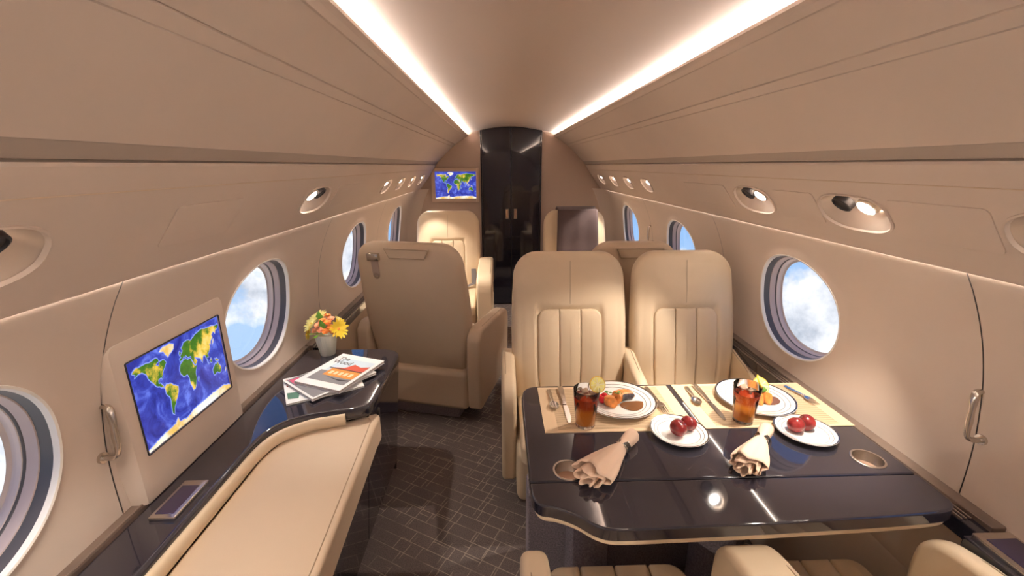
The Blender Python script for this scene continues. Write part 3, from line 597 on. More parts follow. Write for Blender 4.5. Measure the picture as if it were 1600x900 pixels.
# ------------------------------------------------------------------ seats (local: sitter faces -y, origin on the floor)
def make_seat(label, loc, rz, wb=0.54, arms=((-1, 0.065), (1, 0.065)), armlen=0.40, group=None, leather=None, pleats=True, rear=False, cush_front=0.50, belt=False, panel=None, at_=0.645, drop_=0.035):
    lt = leather or M_leather
    root = thing('cabin_seat', label, 'seat', loc, rz, group)
    H = 0.79; Z0 = 0.315; T = 0.135; PH = 0.535
    def lean(x, y, z):
        f = 0.90 + 0.10 * sstep(0.0, 0.34, z) - 0.045 * sstep(0.45, H, z)
        t = 1.0 - 0.30 * sstep(0.3, H, z)
        yy = y * t
        if y < -T * 0.6 and pleats:      # channel for the pleated centre
            e = sstep(0.168, 0.140, abs(x)) * sstep(PH + 0.022, PH - 0.012, z); yy += 0.020 * e
            yy -= 0.010 * sstep(PH + 0.0, PH + 0.12, z) * (1 - (x / (wb / 2)) ** 2)
        return (x * f, yy + 0.14 + 0.16 * (z - 0.12) , z + Z0)
    pad('backrest', wb, H, (0.115, 0.115, 0.03, 0.03), T, lt, root, re=0.042, rb=0.055, bulge=0.020, step=0.008, deform=lean, ns=22, bulge_back=0.014, L=0.05)
    if pleats:
        pw = 0.302 / 3
        for k in range(3):
            r_ = [0.004] * 4
            if k == 0: r_[0] = 0.045
            if k == 2: r_[1] = 0.045
            xo = (k - 1) * pw
            def dfm(x, y, z, xo=xo):
                X = x + xo; zz = z + 0.10; f = 0.90 + 0.10 * sstep(0.0, 0.34, zz); t = 1.0 - 0.30 * sstep(0.3, H, zz)
                return (X * f * (1 if abs(X) < .2 else 1), (y - T + 0.004) * t + 0.14 + 0.16 * (zz - 0.12), zz + Z0)
            pad('back_pleat', pw - 0.0025, PH - 0.10, tuple(r_), 0.020, lt, root, re=0.009, rb=0.002, bulge=0.006, step=0.010, deform=dfm, ns=14, L=0.02)
        sp = [lean(0, -T - 0.0195, z) for z in np.linspace(PH + 0.012, H - 0.03, 12)]
        tube('head_seam', sp, 0.0011, M_seam, root, n=6)
        pip = []
        for (x, z) in [(-0.158, 0.12), (-0.158, 0.30), (-0.158, PH - 0.05), (-0.145, PH - 0.012), (-0.11, PH + 0.004), (0.11, PH + 0.004), (0.145, PH - 0.012), (0.158, PH - 0.05), (0.158, 0.30), (0.158, 0.12)]:
            pip.append(lean(x, -T - 0.0005 - 0.008 * (z > PH - 0.02), z))
        tube('panel_piping', pip, 0.0022, M_seam, root, n=6)
    # seat cushion with pleats
    cw = wb - 0.05; n = 4 if pleats else 1
    for k in range(n):
        pw = cw / n; xo = -cw / 2 + pw * (k + 0.5)
        r_ = [0.006] * 4
        if k == 0: r_[0] = 0.05
        if k == n - 1: r_[1] = 0.05
        def cf(x, y, z, xo=xo):
            L_ = z; drop = drop_ * sstep(cush_front - 0.10, cush_front + 0.04, L_); return (x + xo, 0.10 - z, 0.335 - y * 0.85 - drop * (1 if y < -0.05 else 0.2))
        pad('cushion_pleat', pw - 0.002, cush_front + 0.10, tuple(r_), 0.125, lt, root, re=0.024, rb=0.006, bulge=0.010, step=0.014, deform=cf, ns=12, L=0.03)
    box('seat_base', -wb / 2 + 0.01, wb / 2 - 0.01, -cush_front + 0.06, 0.17, 0.10, 0.345, lt, root, bevel=0.03, seg=3)
    box('plinth', -wb / 2 + 0.09, wb / 2 - 0.09, -cush_front + 0.16, 0.10, 0.0, 0.105, M_carpetdark, root, bevel=0.01, seg=2)
    for (sd_, tw) in arms:
        x0 = sd_ * (wb / 2 - 0.012); x1 = x0 + sd_ * tw; a0, a1 = min(x0, x1), max(x0, x1)
        prof = [(0.16, 0.11), (0.175, 0.40), (0.165, at_ - 0.045), (0.12, at_), (0.06, at_)] + [(p.x, p.y) for p in spline([(-armlen + 0.13, at_ - 0.035, 0), (-armlen + 0.05, at_ - 0.055, 0), (-armlen + 0.008, at_ - 0.10, 0), (-armlen, at_ - 0.17, 0)], 4)] + [(-armlen + 0.025, 0.11)]
        ar = prism('armrest', prof, a0, a1, lt, root, bevel=0.020, seg=4, axis='x')
        xs = x1 - sd_ * 0.020
        tube('arm_seam', [(xs, -armlen + 0.10, at_ - 0.044), (xs, -armlen + 0.13, at_ - 0.034), (xs, 0.06, at_ + 0.0012)], 0.0015, M_seam, ar, n=6)
        if panel == sd_:
            prism('control_plate', [(p[0] - 0.10, p[1] + 0.42) for p in rr(0.05, 0.085, (0.006,) * 4, 0, 3, 2)], x1 - sd_ * 0.002, x1 + sd_ * 0.004, M_dark, ar, bevel=0.002, seg=1, axis='x')
            for q in range(3): prism('control_key', [(p[0] - 0.10, p[1] + 0.435 + q * 0.022) for p in rr(0.02, 0.012, (0.003,) * 4, 0, 2, 1)], x1 + sd_ * 0.003, x1 + sd_ * 0.006, M_metal, ar, axis='x')
    if rear:      # flap and grab strap on the back of the head end
        zt = H - 0.012
        fl = [lean(x, 0.014, z) for (x, z) in ((-0.15, H - 0.028), (0.11, H - 0.028), (0.085, H - 0.078), (-0.125, H - 0.078))]
        off = Vector((0, 0.008, 0.0)); off2 = Vector((0, -0.012, 0))
        mesh('head_flap', [tuple(Vector(p) + off) for p in fl] + [tuple(Vector(p) + off2) for p in fl], [(0, 1, 2, 3), (4, 5, 6, 7), (0, 1, 5, 4), (1, 2, 6, 5), (2, 3, 7, 6), (3, 0, 4, 7)], lt, root)
        tube('flap_piping', [tuple(Vector(p) + off) for p in fl], 0.0025, M_seam, root, n=6, closed=True)
        c_ = Vector(lean(0.185, 0.008, H - 0.065))
        bk = box('grab_strap', -0.021, 0.021, -0.002, 0.010, -0.125, 0.0, mat('strap_tan', (0.42, 0.31, 0.26), 0.6), root, bevel=0.003, seg=2); bk.location = c_; bk.rotation_euler = (R(-10), 0, 0)
        b2 = box('buckle', -0.035, 0.035, -0.004, 0.022, -0.032, 0.010, M_metal, bk, bevel=0.004, seg=2)
        b3 = lathe('loop', [(0.008, -0.006), (0.018, -0.006), (0.018, 0.004), (0.008, 0.004), (0.008, -0.006)], M_metal, bk, n=20, loc=(0, 0.004, -0.122)); b3.rotation_euler = (R(90), 0, 0)
    if belt:
        tube('seat_belt', [(wb / 2 - 0.06, 0.02, 0.60), (wb / 2 - 0.055, -0.01, 0.53), (wb / 2 - 0.06, -0.03, 0.475), (wb / 2 - 0.12, -0.10, 0.468)], 0.022, mat('belt_grey', (0.16, 0.14, 0.14), 0.7), root, n=8, flat=0.15)
        box('belt_buckle', wb / 2 - 0.16, wb / 2 - 0.11, -0.13, -0.085, 0.462, 0.482, M_metal, root, bevel=0.004, seg=2)
    return root
G_ = 'pairs of dining seats'
make_seat('cream leather dining seat on the aisle side, facing the laid table', (0.20, 1.845, 0), 0, wb=0.548, arms=((-1, 0.065), (1, 0.055)), armlen=0.20, panel=-1, cush_front=0.36)
make_seat('cream leather dining seat on the window side, facing the laid table', (0.752, 1.845, 0), 0, wb=0.495, arms=((1, 0.02),), armlen=0.20, cush_front=0.36)
make_seat('cream leather seat tucked under the table edge, aisle side, its pleated cushion showing', (0.185, 0.40, 0), pi, wb=0.440, arms=((1, 0.065), (-1, 0.125)), armlen=0.45, cush_front=0.56, at_=0.690, drop_=0.018)
make_seat('cream leather seat tucked under the table edge beside the touch panel ledge', (0.722, 0.40, 0), pi, wb=0.394, arms=((-1, 0.055),), armlen=0.45, cush_front=0.56, at_=0.690, drop_=0.018)
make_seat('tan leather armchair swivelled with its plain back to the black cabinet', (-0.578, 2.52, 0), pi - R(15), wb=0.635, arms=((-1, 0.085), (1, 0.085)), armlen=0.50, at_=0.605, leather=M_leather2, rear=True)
make_seat('cream leather armchair below the far bulkhead display', (-0.595, 3.82, 0), 0, wb=0.58, arms=((-1, 0.12), (1, 0.13)), armlen=0.50, belt=True, panel=1, at_=0.69)
make_seat('cream leather armchair with a brown blanket over its back', (0.565, 3.84, 0), 0, wb=0.58, arms=((-1, 0.12), (1, 0.12)), armlen=0.50, at_=0.69)
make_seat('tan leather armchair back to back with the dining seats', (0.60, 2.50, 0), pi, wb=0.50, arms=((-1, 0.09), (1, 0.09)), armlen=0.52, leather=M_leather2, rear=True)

# blanket draped over the far armchair
bl_rows = []
for k in range(15):
    t = k / 14
    row = []
    for j in range(19):
        u = j / 18 - 0.5; x = 0.575 + u * (0.34 + 0.04 * t); rip = 0.004 * sin(u * 17 + 1.0) * t + 0.001 * sin(u * 47)
        if t < 0.3: a = t / 0.3; y = 4.085 - 0.0 * a; z = 0.85 + 0.262 * a
        elif t < 0.42: a = (t - 0.3) / 0.12; y = 4.085 - 0.16 * a; z = 1.112 + 0.016 * sin(pi * a)
        else: a = (t - 0.42) / 0.58; y = 3.925 - 0.075 * a - 0.0; z = 1.112 - 0.40 * a
        row.append((x, y - rip - (0.028 if t > 0.36 else -0.01), z + 0.012))
    bl_rows.append(row)
bk = strip('blanket', bl_rows, M_blanket); tag(bk, 'dark brown wool blanket draped over the far armchair back', 'blanket')
md = bk.modifiers.new('thick', 'SOLIDIFY'); md.thickness = 0.008

# ------------------------------------------------------------------ dining table
TZ = 0.70
tb = thing('dining_table', 'black lacquer dining table with cream underside laid for two', 'table', (0.5, 1.15, 0)); TO = Vector((0.5, 1.15, 0))
def tl(o): o.location = Vector(o.location) - TO; return o
def pz(u, v): p = PZ(u, v, TZ); return (p.x, p.y, 0)
near = [tuple(p)[:2] for p in spline([(-0.056, 0.955, 0), (-0.052, 0.905, 0), (-0.035, 0.878, 0), (0.0, 0.868, 0), (0.045, 0.845, 0), (0.085, 0.812, 0), (0.125, 0.797, 0), (0.20, 0.796, 0)], 6)]
near += [(0.5, 0.803), (0.80, 0.815)] + [tuple(p)[:2] for p in spline([(0.90, 0.822, 0), (0.955, 0.830, 0), (0.983, 0.850, 0), (0.990, 0.885, 0), (0.992, 0.9555, 0)], 5)]
far = [(-0.056, 0.9585), (0.992, 0.9585), (0.996, 1.47)] + [tuple(p)[:2] for p in spline([(0.05, 1.475, 0), (-0.015, 1.468, 0), (-0.045, 1.44, 0), (-0.056, 1.39, 0)], 5)]
tl(prism('table_leaf', near, TZ - 0.036, TZ, M_top, tb, bevel=0.010, seg=4)); tl(prism('table_leaf', far, TZ - 0.036, TZ, M_top, tb, bevel=0.006, seg=3))
def shrink(P_, d, c_=(0.47, 1.13)): return [(c_[0] + (x - c_[0]) * (1 - d / 0.5), c_[1] + (y - c_[1]) * (1 - d / 0.33)) for x, y in P_]
tl(prism('underside', shrink(near[:-1] + [(0.985, 1.46)] + far[3:], 0.006), TZ - 0.052, TZ - 0.035, M_leather, tb, bevel=0.004, seg=2))
for (x, y) in ((0.16, 1.19), (0.60, 1.19)):
    tl(tube('table_leg', [(x, y, 0.0), (x, y, 0.03), (x, y, 0.648)], [0.062, 0.072, 0.072], M_carpetdark, tb, n=28))
tl(box('table_base', -0.035, 0.80, 1.30, 1.42, 0.0, 0.36, M_carpetdark, tb, bevel=0.012, seg=2))
def cut_round(o, wx, wy, r):      # sink a round hole through a leaf
    bm = bmesh.new(); bmesh.ops.create_cone(bm, cap_ends=True, segments=40, radius1=r, radius2=r, depth=0.2, matrix=Matrix.Translation((wx, wy, TZ)))
    me = bpy.data.meshes.new('cut'); bm.to_mesh(me); bm.free(); c = bpy.data.objects.new('cut', me); col.objects.link(c)
    loc = o.location.copy(); par = o.parent; o.parent = None; o.location = (0, 0, 0)
    wnm = [m for m in o.modifiers]; [o.modifiers.remove(m) for m in wnm]
    md = o.modifiers.new('b', 'BOOLEAN'); md.operation = 'DIFFERENCE'; md.solver = 'EXACT'; md.object = c
    bpy.context.view_layer.update(); nm = bpy.data.meshes.new_from_object(o.evaluated_get(bpy.context.evaluated_depsgraph_get()))
    o.modifiers.remove(md); o.data = nm; bpy.data.objects.remove(c); o.parent = par; o.location = loc
    nm.polygons.foreach_set('use_smooth', [True] * len(nm.polygons)); nm.set_sharp_from_angle(angle=R(40)); wm = o.modifiers.new('wn', 'WEIGHTED_NORMAL'); wm.keep_sharp = True; wm.weight = 100
for (u, v) in ((888, 735), (1356, 717)):
    p = PZ(u, v, TZ); leaf = [o for o in tb.children if o.name.startswith('table_leaf')][1]; cut_round(leaf, p.x, p.y, 0.0385)
    c_ = lathe('cup_holder', [(0.0005, -0.030), (0.034, -0.030), (0.0355, -0.028), (0.0365, 0.000), (0.037, 0.0025), (0.040, 0.0032), (0.0425, 0.002), (0.043, 0.0)], M_metal, tb, n=40, loc=(p.x, p.y, TZ)); tl(c_)
    lathe('cup_well', [(0.0005, -0.0285), (0.0335, -0.0285)], mat('bronze_well', (0.50, 0.33, 0.24), 0.35, metal=0.6), c_, n=30)

# place settings -------------------------------------------------
def at(u, v, z=TZ): p = PZ(u, v, z); return (p.x, p.y, z)
def mat_place(c, label):
    m = bpy.data.materials.get('woven_mat')
    if not m:
        m = bpy.data.materials.new('woven_mat'); m.use_nodes = True; t = m.node_tree; b = t.nodes['Principled BSDF']; tcn = N(t, 'ShaderNodeTexCoord')
        wv = N(t, 'ShaderNodeTexWave', Scale=55.0); wv.bands_direction = 'Y'; t.links.new(tcn.outputs['Object'], wv.inputs['Vector'])
        r = ramp(t, [(0.2, (0.30, 0.19, 0.10)), (0.6, (0.72, 0.53, 0.34))], wv.outputs[0]); t.links.new(r.outputs[0], b.inputs['Base Color']); b.inputs['Roughness'].default_value = 0.75
        bn_ = N(t, 'ShaderNodeBump', Strength=0.4, Distance=0.001); t.links.new(wv.outputs[0], bn_.inputs['Height']); t.links.new(bn_.outputs[0], b.inputs['Normal'])
    root = thing('placemat', label, 'placemat', c)
    prism('border', [(-0.243, -0.142), (0.243, -0.142), (0.243, 0.142), (-0.243, 0.142)], 0.0, 0.0022, mat('mat_border', (0.72, 0.53, 0.34), 0.7), root)
    prism('woven_centre', [(-0.20, -0.128), (0.20, -0.128), (0.20, 0.128), (-0.20, 0.128)], 0.0020, 0.0030, m, root)
MC1 = (0.250, 1.314, TZ + 0.0004); MC2 = (0.757, 1.320, TZ + 0.0004)
mat_place(MC1, 'tan woven placemat at the aisle-side place'); mat_place(MC2, 'tan woven placemat at the window-side place')
ZM = TZ + 0.0036
def plate(name, r, label, loc, group=None):
    root = thing(name, label, 'plate', loc, 0, group); k = r / 0.135
    lathe('dish', [(0.0005, 0.004), (0.080 * k, 0.004), (0.092 * k, 0.007), (0.130 * k, 0.0165), (0.135 * k, 0.0175), (0.1355 * k, 0.0165), (0.130 * k, 0.0135), (0.085 * k, 0.0), (0.0005, 0.0)], M_china, root, n=64)
    for (ra, za) in ((0.132, 0.0176), (0.098, 0.0094), (0.114, 0.0132)):
        w2 = 0.0028 if ra > .13 else 0.0008
        lathe('rim_band', [((ra - w2) * k, za - w2 * .25), ((ra) * k, za + 0.0004), ((ra + w2) * k, za + w2 * .25)], M_band, root, n=64)
    return root
P1 = at(966, 629, ZM); P2 = at(1178, 625, ZM)
plate('dinner_plate', 0.128, 'white dinner plate with silver bands holding salmon with cherry tomatoes', P1)
plate('dinner_plate', 0.128, 'white dinner plate with silver bands holding salmon topped by a lemon slice', P2)
S1 = at(1060, 679, TZ); S2 = at(1257, 678, TZ)
plate('side_plate', 0.086, 'small white plate of plums between the two napkins', S1); plate('side_plate', 0.086, 'small white plate of plums beside the round cup holder near the wall', S2)
def blob(name, c, sx, sy, sz, m, parent=None, rz=0.0, seed=0, rough=0.0, n=14, rx=0.0):
    rnd = random.Random(seed); ph = [rnd.uniform(0, 6) for _ in range(4)]; rows = []
    for i in range(n + 1):
        th = pi * i / n; row = []
        for k in range(2 * n):
            a = pi * k / n; f = 1 + rough * (sin(3 * a + ph[0]) * sin(2 * th + ph[1]) + 0.6 * sin(5 * a + ph[2]) * sin(3 * th + ph[3]))
            row.append((sx * sin(th) * cos(a) * f, sy * sin(th) * sin(a) * f, sz * cos(th) * f))
        rows.append(row)
    o = strip(name, rows, m, parent, close=True); o.location = c; o.rotation_euler = (rx, 0, rz); return o
def plum(c, r, seed, label, group):
    root = thing('plum', label, 'plum', c, 0, group)
    rows = []
    for i in range(19):
        th = pi * i / 18; row = []
        for k in range(32):
            a = 2 * pi * k / 32; f = 1 - 0.05 * math.exp(-((a - pi) / 0.25) ** 2) * sin(th); d = 0.18 * math.exp(-(th / 0.35) ** 2)
            row.append((r * sin(th) * cos(a) * f, r * sin(th) * sin(a) * f, r * (0.95 * cos(th) - d) + r * 0.93))
        rows.append(row)
    strip('flesh', rows, M_plum, root, close=True); tube('stem', [(0, 0, r * 1.66), (0.001, 0, r * 1.78), (0.003, 0.001, r * 1.88)], 0.0013, mat('stem_brown', (0.12, 0.07, 0.03), 0.7), root, n=6)
    root.rotation_euler = (R(14 + seed * 9), R(8), seed)
plum((S1[0] - 0.016, S1[1] - 0.006, TZ + 0.0078), 0.0265, 1, 'dark red plum on the small plate between the napkins', 'plums between the napkins')
plum((S1[0] + 0.028, S1[1] + 0.012, TZ + 0.0078), 0.0245, 2, 'dark red plum on the small plate between the napkins', 'plums between the napkins')
plum((S2[0] - 0.023, S2[1] - 0.004, TZ + 0.0078), 0.0255, 3, 'dark red plum on the small plate near the wall', 'plums near the wall')
plum((S2[0] + 0.034, S2[1] + 0.014, TZ + 0.0078), 0.0265, 4, 'dark red plum on the small plate near the wall', 'plums near the wall')
# food
M_salmon = mat('salmon', (0.85, 0.27, 0.06), 0.4, var=(60, 0.35), bump=(120, 0.5)); M_skin = mat('salmon_skin', (0.09, 0.08, 0.09), 0.35, var=(90, 0.5), bump=(200, 0.6))
M_tom = mat('tomato', (0.65, 0.015, 0.03), 0.12, coat=0.5); M_sauce = mat('brown_sauce', (0.20, 0.085, 0.035), 0.12); M_herb = mat('herb_green', (0.10, 0.25, 0.03), 0.5, var=(40, 0.4))
M_lemon = mat('lemon_flesh', (0.95, 0.80, 0.28), 0.35, var=(70, 0.2)); M_peel = mat('lemon_peel', (0.85, 0.58, 0.05), 0.4)
def lemon(parent_label, c, r, rot, name='lemon_slice', parent=None):
    root = thing(name, parent_label, 'lemon', c) if parent is None else None
    return root
def lemon_slice(label, c, r, rot):
    root = thing('lemon_slice', label, 'lemon', c); root.rotation_euler = rot
    lathe('peel', [(r * 0.9, -0.0025), (r, -0.002), (r, 0.002), (r * 0.9, 0.0025), (r * 0.9, -0.0025)], M_peel, root, n=36)
    for k in range(8):
        a0 = 2 * pi * k / 8 + 0.05; a1 = 2 * pi * (k + 1) / 8 - 0.05
        poly = [(0.12 * r * cos((a0 + a1) / 2), 0.12 * r * sin((a0 + a1) / 2))] + [(0.86 * r * cos(a0 + (a1 - a0) * j / 5), 0.86 * r * sin(a0 + (a1 - a0) * j / 5)) for j in range(6)]
        prism('segment', poly, -0.0022, 0.0022, M_lemon, root)
    lathe('pith', [(0.0005, -0.0016), (r * 0.92, -0.0016), (r * 0.92, 0.0016), (0.0005, 0.0016)], mat('pith', (0.9, 0.85, 0.6), 0.6), root, n=30)
    return root
def fillet(label, P_, rz, skin=True):
    root = thing('salmon_fillet', label, 'salmon', P_, rz)
    rows = []
    for i in range(15):
        t = i / 14; e = min(1.0, 5.0 * min(t, 1 - t) + 0.35); w_ = 0.024 * e * (1.0 - 0.25 * t); hh = 0.036 * e * (1.0 - 0.35 * t) ; x = -0.045 + 0.09 * t; yc = 0.014 * sin(pi * t); row = []
        for k in range(24):
            a_ = 2 * pi * k / 24; c_, s_ = cos(a_), sin(a_); q = 1.0 / (abs(c_) ** 3.2 + abs(s_) ** 3.2) ** (1 / 3.2); fl = 1 + 0.05 * sin(26 * t + 2 * s_)
            row.append((x + 0.004 * s_, yc + w_ * c_ * q * fl, max(0.0, hh * 0.5 + hh * 0.5 * s_ * q * fl)))
        rows.append(row)
    strip('flesh', rows, M_salmon, root, close=True, caps=True)
    if skin:
        strip('skin', [[(p[0], p[1] - 0.0015, p[2]) for p in r_[9:17]] for r_ in rows[4:14]], M_skin, root)
    return root
pc = Vector(P1); zf = 0.0045
def on(P_, dx, dy, dz=zf): return (P_[0] + dx, P_[1] + dy, P_[2] + dz)
def sauce(P_, dx, dy, r, label, seed):
    rnd = random.Random(seed); poly = []
    for k in range(28):
        a = 2 * pi * k / 28; rr_ = r * (1 + 0.15 * sin(2 * a + seed) + 0.08 * sin(3 * a)); poly.append((rr_ * cos(a) * 1.2, rr_ * sin(a)))
    o = prism('sauce_pool', poly, 0.0, 0.002, M_sauce, bevel=0.0008, seg=1); o.location = on(P_, dx, dy, 0.0042); tag(o, label, 'sauce')
sauce(P1, 0.045, -0.03, 0.034, 'brown sauce pool beside the salmon and tomatoes', 1); sauce(P2, 0.038, -0.008, 0.036, 'brown sauce pool beside the lemon-topped salmon', 2)
fillet('salmon fillet with dark skin lying across the plate beside the tomatoes', on(P1, 0.020, 0.004, 0.006), R(28)); fillet('short salmon piece leaning by the cherry tomatoes', on(P1, -0.024, -0.018, 0.006), R(75), False).scale = (0.55, 0.9, 0.9)
for k, (dx, dy) in enumerate(((-0.058, -0.008), (-0.046, 0.016), (-0.068, 0.010))):
    root = thing('cherry_tomato', 'shiny red cherry tomato beside the salmon on the aisle-side plate', 'tomato', on(P1, dx, dy, 0.0045), 0, 'cherry tomatoes on the aisle-side plate')
    blob('flesh', (0, 0, 0.0125), 0.0130, 0.0130, 0.0125, M_tom, root); lathe('stem_scar', [(0.0005, 0.0252), (0.002, 0.0250)], M_herb, root, n=8)
def herb(label, P_, n, seed, group=None):
    root = thing('herb_sprig', label, 'herb', P_, 0, group); rnd = random.Random(seed)
    for k in range(n):
        a = rnd.uniform(0, 6.28); L_ = rnd.uniform(0.008, 0.016); h_ = rnd.uniform(0.004, 0.014); d = Vector((cos(a), sin(a), 0)); q = Vector((-sin(a), cos(a), 0)) * L_ * 0.35
        c_ = Vector((rnd.uniform(-.008, .008), rnd.uniform(-.008, .008), h_))
        mesh('leaf', [tuple(c_), tuple(c_ + d * L_ * .5 + q + Vector((0, 0, .003))), tuple(c_ + d * L_ + Vector((0, 0, .001))), tuple(c_ + d * L_ * .5 - q + Vector((0, 0, .003)))], [(0, 1, 2), (0, 2, 3)], M_herb, root)
    tube('stalk', [(0, 0, 0), (0.002, 0.001, 0.012)], 0.001, M_herb, root, n=5)
herb('green herb garnish on the salmon beside the tomatoes', on(P1, -0.004, -0.012, 0.034), 6, 1); herb('green herb sprig at the edge of the lemon-topped dish', on(P2, -0.062, -0.008), 9, 2)
herb('loose herb and vegetable garnish behind the tomatoes', on(P1, -0.03, 0.045), 12, 5)
fillet('salmon piece under the lemon slice, standing to the aisle side', on(P2, -0.005, -0.012, 0.006), R(100), False).scale = (0.7, 0.8, 1.1)
fillet('salmon piece under the lemon slice, standing to the wall side', on(P2, 0.034, -0.010, 0.006), R(80), False).scale = (0.7, 0.7, 1.1)
lemon_slice('lemon slice resting on top of the salmon pieces', on(P2, 0.018, 0.002, 0.056), 0.030, (R(48), R(12), 0)); 
blob('lime_wedge', on(P2, 0.014, -0.016, 0.050), 0.014, 0.010, 0.009, M_herb, seed=3, rough=0.05); tag(bpy.data.objects['lime_wedge'], 'green garnish leaning on the lemon slice', 'garnish')
blob('tomato_wedge', on(P2, 0.024, 0.045, 0.012), 0.026, 0.014, 0.012, M_tom, seed=5, rough=0.06, rz=0.3); tag(bpy.data.objects['tomato_wedge'], 'red vegetable piece behind the lemon slice', 'vegetable')
# iced tea
M_glass = mat('clear_glass', (1, 1, 1), 0.01, trans=1.0, ior=1.45); 
def tea_mat():
    m = bpy.data.materials.new('iced_tea'); m.use_nodes = True; t = m.node_tree; b = t.nodes['Principled BSDF']; tcn = N(t, 'ShaderNodeTexCoord'); sp_ = N(t, 'ShaderNodeSeparateXYZ'); t.links.new(tcn.outputs['Object'], sp_.inputs[0])
    mr = N(t, 'ShaderNodeMapRange'); mr.inputs[1].default_value = 0.01; mr.inputs[2].default_value = 0.105; t.links.new(sp_.outputs[2], mr.inputs[0])
    r = ramp(t, [(0.0, (1.0, 0.45, 0.07)), (0.55, (0.98, 0.33, 0.04)), (0.70, (0.62, 0.10, 0.03)), (1.0, (0.50, 0.06, 0.02))], mr.outputs[0]); t.links.new(r.outputs[0], b.inputs['Base Color'])
    b.inputs['Transmission Weight'].default_value = 0.5; b.inputs['Roughness'].default_value = 0.12; b.inputs['IOR'].default_value = 1.2; return m
M_tea = tea_mat()
def tumbler(label, P_, ice_label):
    root = thing('iced_tea_glass', label, 'glass', P_); fac = lambda a, z: 1 - 0.018 * (0.5 + 0.5 * cos(9 * a)) * sstep(0.10, 0.07, z)
    lathe('tumbler', [(0.0005, 0.0), (0.028, 0.0), (0.031, 0.003), (0.0415, 0.128), (0.0408, 0.1295), (0.0398, 0.128), (0.0295, 0.012), (0.0005, 0.010)], M_glass, root, n=72, mod=fac)
    tq = lathe('iced_tea', [(0.0005, 0.0115), (0.0285, 0.0125), (0.0378, 0.104), (0.0365, 0.105), (0.0005, 0.105)], M_tea, root, n=60)
    rnd = random.Random(2)
    for k in range(4):
        c_ = box('ice_cube', -0.010, 0.010, -0.010, 0.010, -0.009, 0.009, mat('ice', (0.95, 0.75, 0.55), 0.15, trans=0.6), root, bevel=0.003, seg=2); a = k * 1.6; c_.location = (0.018 * cos(a), 0.018 * sin(a), 0.104 + 0.004 * (k % 2)); c_.rotation_euler = (rnd.uniform(-.4, .4), rnd.uniform(-.4, .4), a)
    return root
G1 = at(914, 664, ZM); G2 = at(1160, 657, ZM)
tumbler('tall tumbler of amber iced tea on the aisle-side placemat', G1, ''); tumbler('tall tumbler of amber iced tea on the window-side placemat', G2, '')
lemon_slice('lemon wheel perched on the aisle-side iced tea rim', (G1[0] + 0.036, G1[1] + 0.012, ZM + 0.136), 0.026, (R(58), 0, R(10)))
lemon_slice('lemon wedge perched on the window-side iced tea rim', (G2[0] + 0.040, G2[1] + 0.006, ZM + 0.136), 0.022, (R(62), 0, R(60)))
# cutlery
def flat_piece(name, parent, outline, h0, h1, m=M_steel, bend=None):
    o = prism(name, outline, h0, h1, m, parent, bevel=0.0008, seg=1)
    if bend:
        for v in o.data.vertices: v.co.z += bend(v.co.x, v.co.y)
    return o
def cutlery(kind, a, b, label):
    A = Vector(at(*a, ZM)); B = Vector(at(*b, ZM)); d = B - A; L_ = d.length; rz = math.atan2(d.y, d.x) - pi / 2
    root = thing(kind, label, kind, A, rz)     # local +y from handle end (a) to business end (b)
    def hnd(y0, y1, w0, w1): return [(-w0, y0), (-w0 * 1.25, y0 + 0.25 * (y1 - y0)), (-w1, y1), (w1, y1), (w0 * 1.25, y0 + 0.25 * (y1 - y0)), (w0, y0)]
    if kind == 'spoon':
        flat_piece('handle', root, hnd(0, L_ * 0.66, 0.006, 0.0028), 0.001, 0.0045, bend=lambda x, y: 0.008 * sstep(L_ * .4, L_ * .62, y) * sstep(L_ * .75, L_ * .6, y))
        rows = []
        for i in range(7):
            f = 1 - i / 6.0 * 0.98; rows.append([(0.0165 * f * cos(2 * pi * k / 24), L_ * 0.82 + 0.026 * f * sin(2 * pi * k / 24), 0.007 * f * f + 0.001) for k in range(24)])
        strip('bowl', rows, M_steel, root, close=True)
    elif kind == 'knife':
        flat_piece('handle', root, hnd(0, L_ * 0.48, 0.0085, 0.006), 0.0005, 0.0075)
        flat_piece('collar', root, [(-0.007, L_ * .47), (0.007, L_ * .47), (0.007, L_ * .52), (-0.007, L_ * .52)], 0.0008, 0.006)
        flat_piece('blade', root, [(-0.007, L_ * .51), (-0.011, L_ * .62), (-0.011, L_ * .85), (-0.004, L_), (0.004, L_), (0.007, L_ * .9), (0.007, L_ * .51)], 0.001, 0.0028)
    else:
        flat_piece('handle', root, hnd(0, L_ * 0.62, 0.0065, 0.003), 0.001, 0.0045, bend=lambda x, y: 0.007 * sstep(L_ * .35, L_ * .6, y))
        flat_piece('fork_head', root, [(-0.003, L_ * .60), (-0.0125, L_ * .70), (-0.0125, L_ * .78), (0.0125, L_ * .78), (0.0125, L_ * .70), (0.003, L_ * .60)], 0.007, 0.0095)
        for k in range(4): flat_piece('tine', root, [(-0.0122 + k * 0.0068, L_ * .77), (-0.0122 + k * 0.0068 + 0.004, L_ * .77), (-0.0122 + k * 0.0068 + 0.003, L_), (-0.0122 + k * 0.0068 + 0.001, L_)], 0.0072, 0.0095, bend=lambda x, y: -0.005 * sstep(L_ * .8, L_, y))
    return root
cutlery('spoon', (857, 610), (868, 642), 'silver spoon on the aisle-side mat'); cutlery('knife', (875, 606), (890, 662), 'silver knife beside the iced tea on the aisle-side mat')
cutlery('fork', (1009, 605), (1042, 648), 'silver fork beside the dinner plate on the aisle-side mat')
cutlery('spoon', (1072, 605), (1092, 634), 'silver spoon on the window-side mat'); cutlery('knife', (1085, 603), (1133, 657), 'silver knife left of the dinner plate on the window-side mat')
cutlery('fork', (1226, 604), (1277, 634), 'silver fork on the window-side mat by the wall ledge')
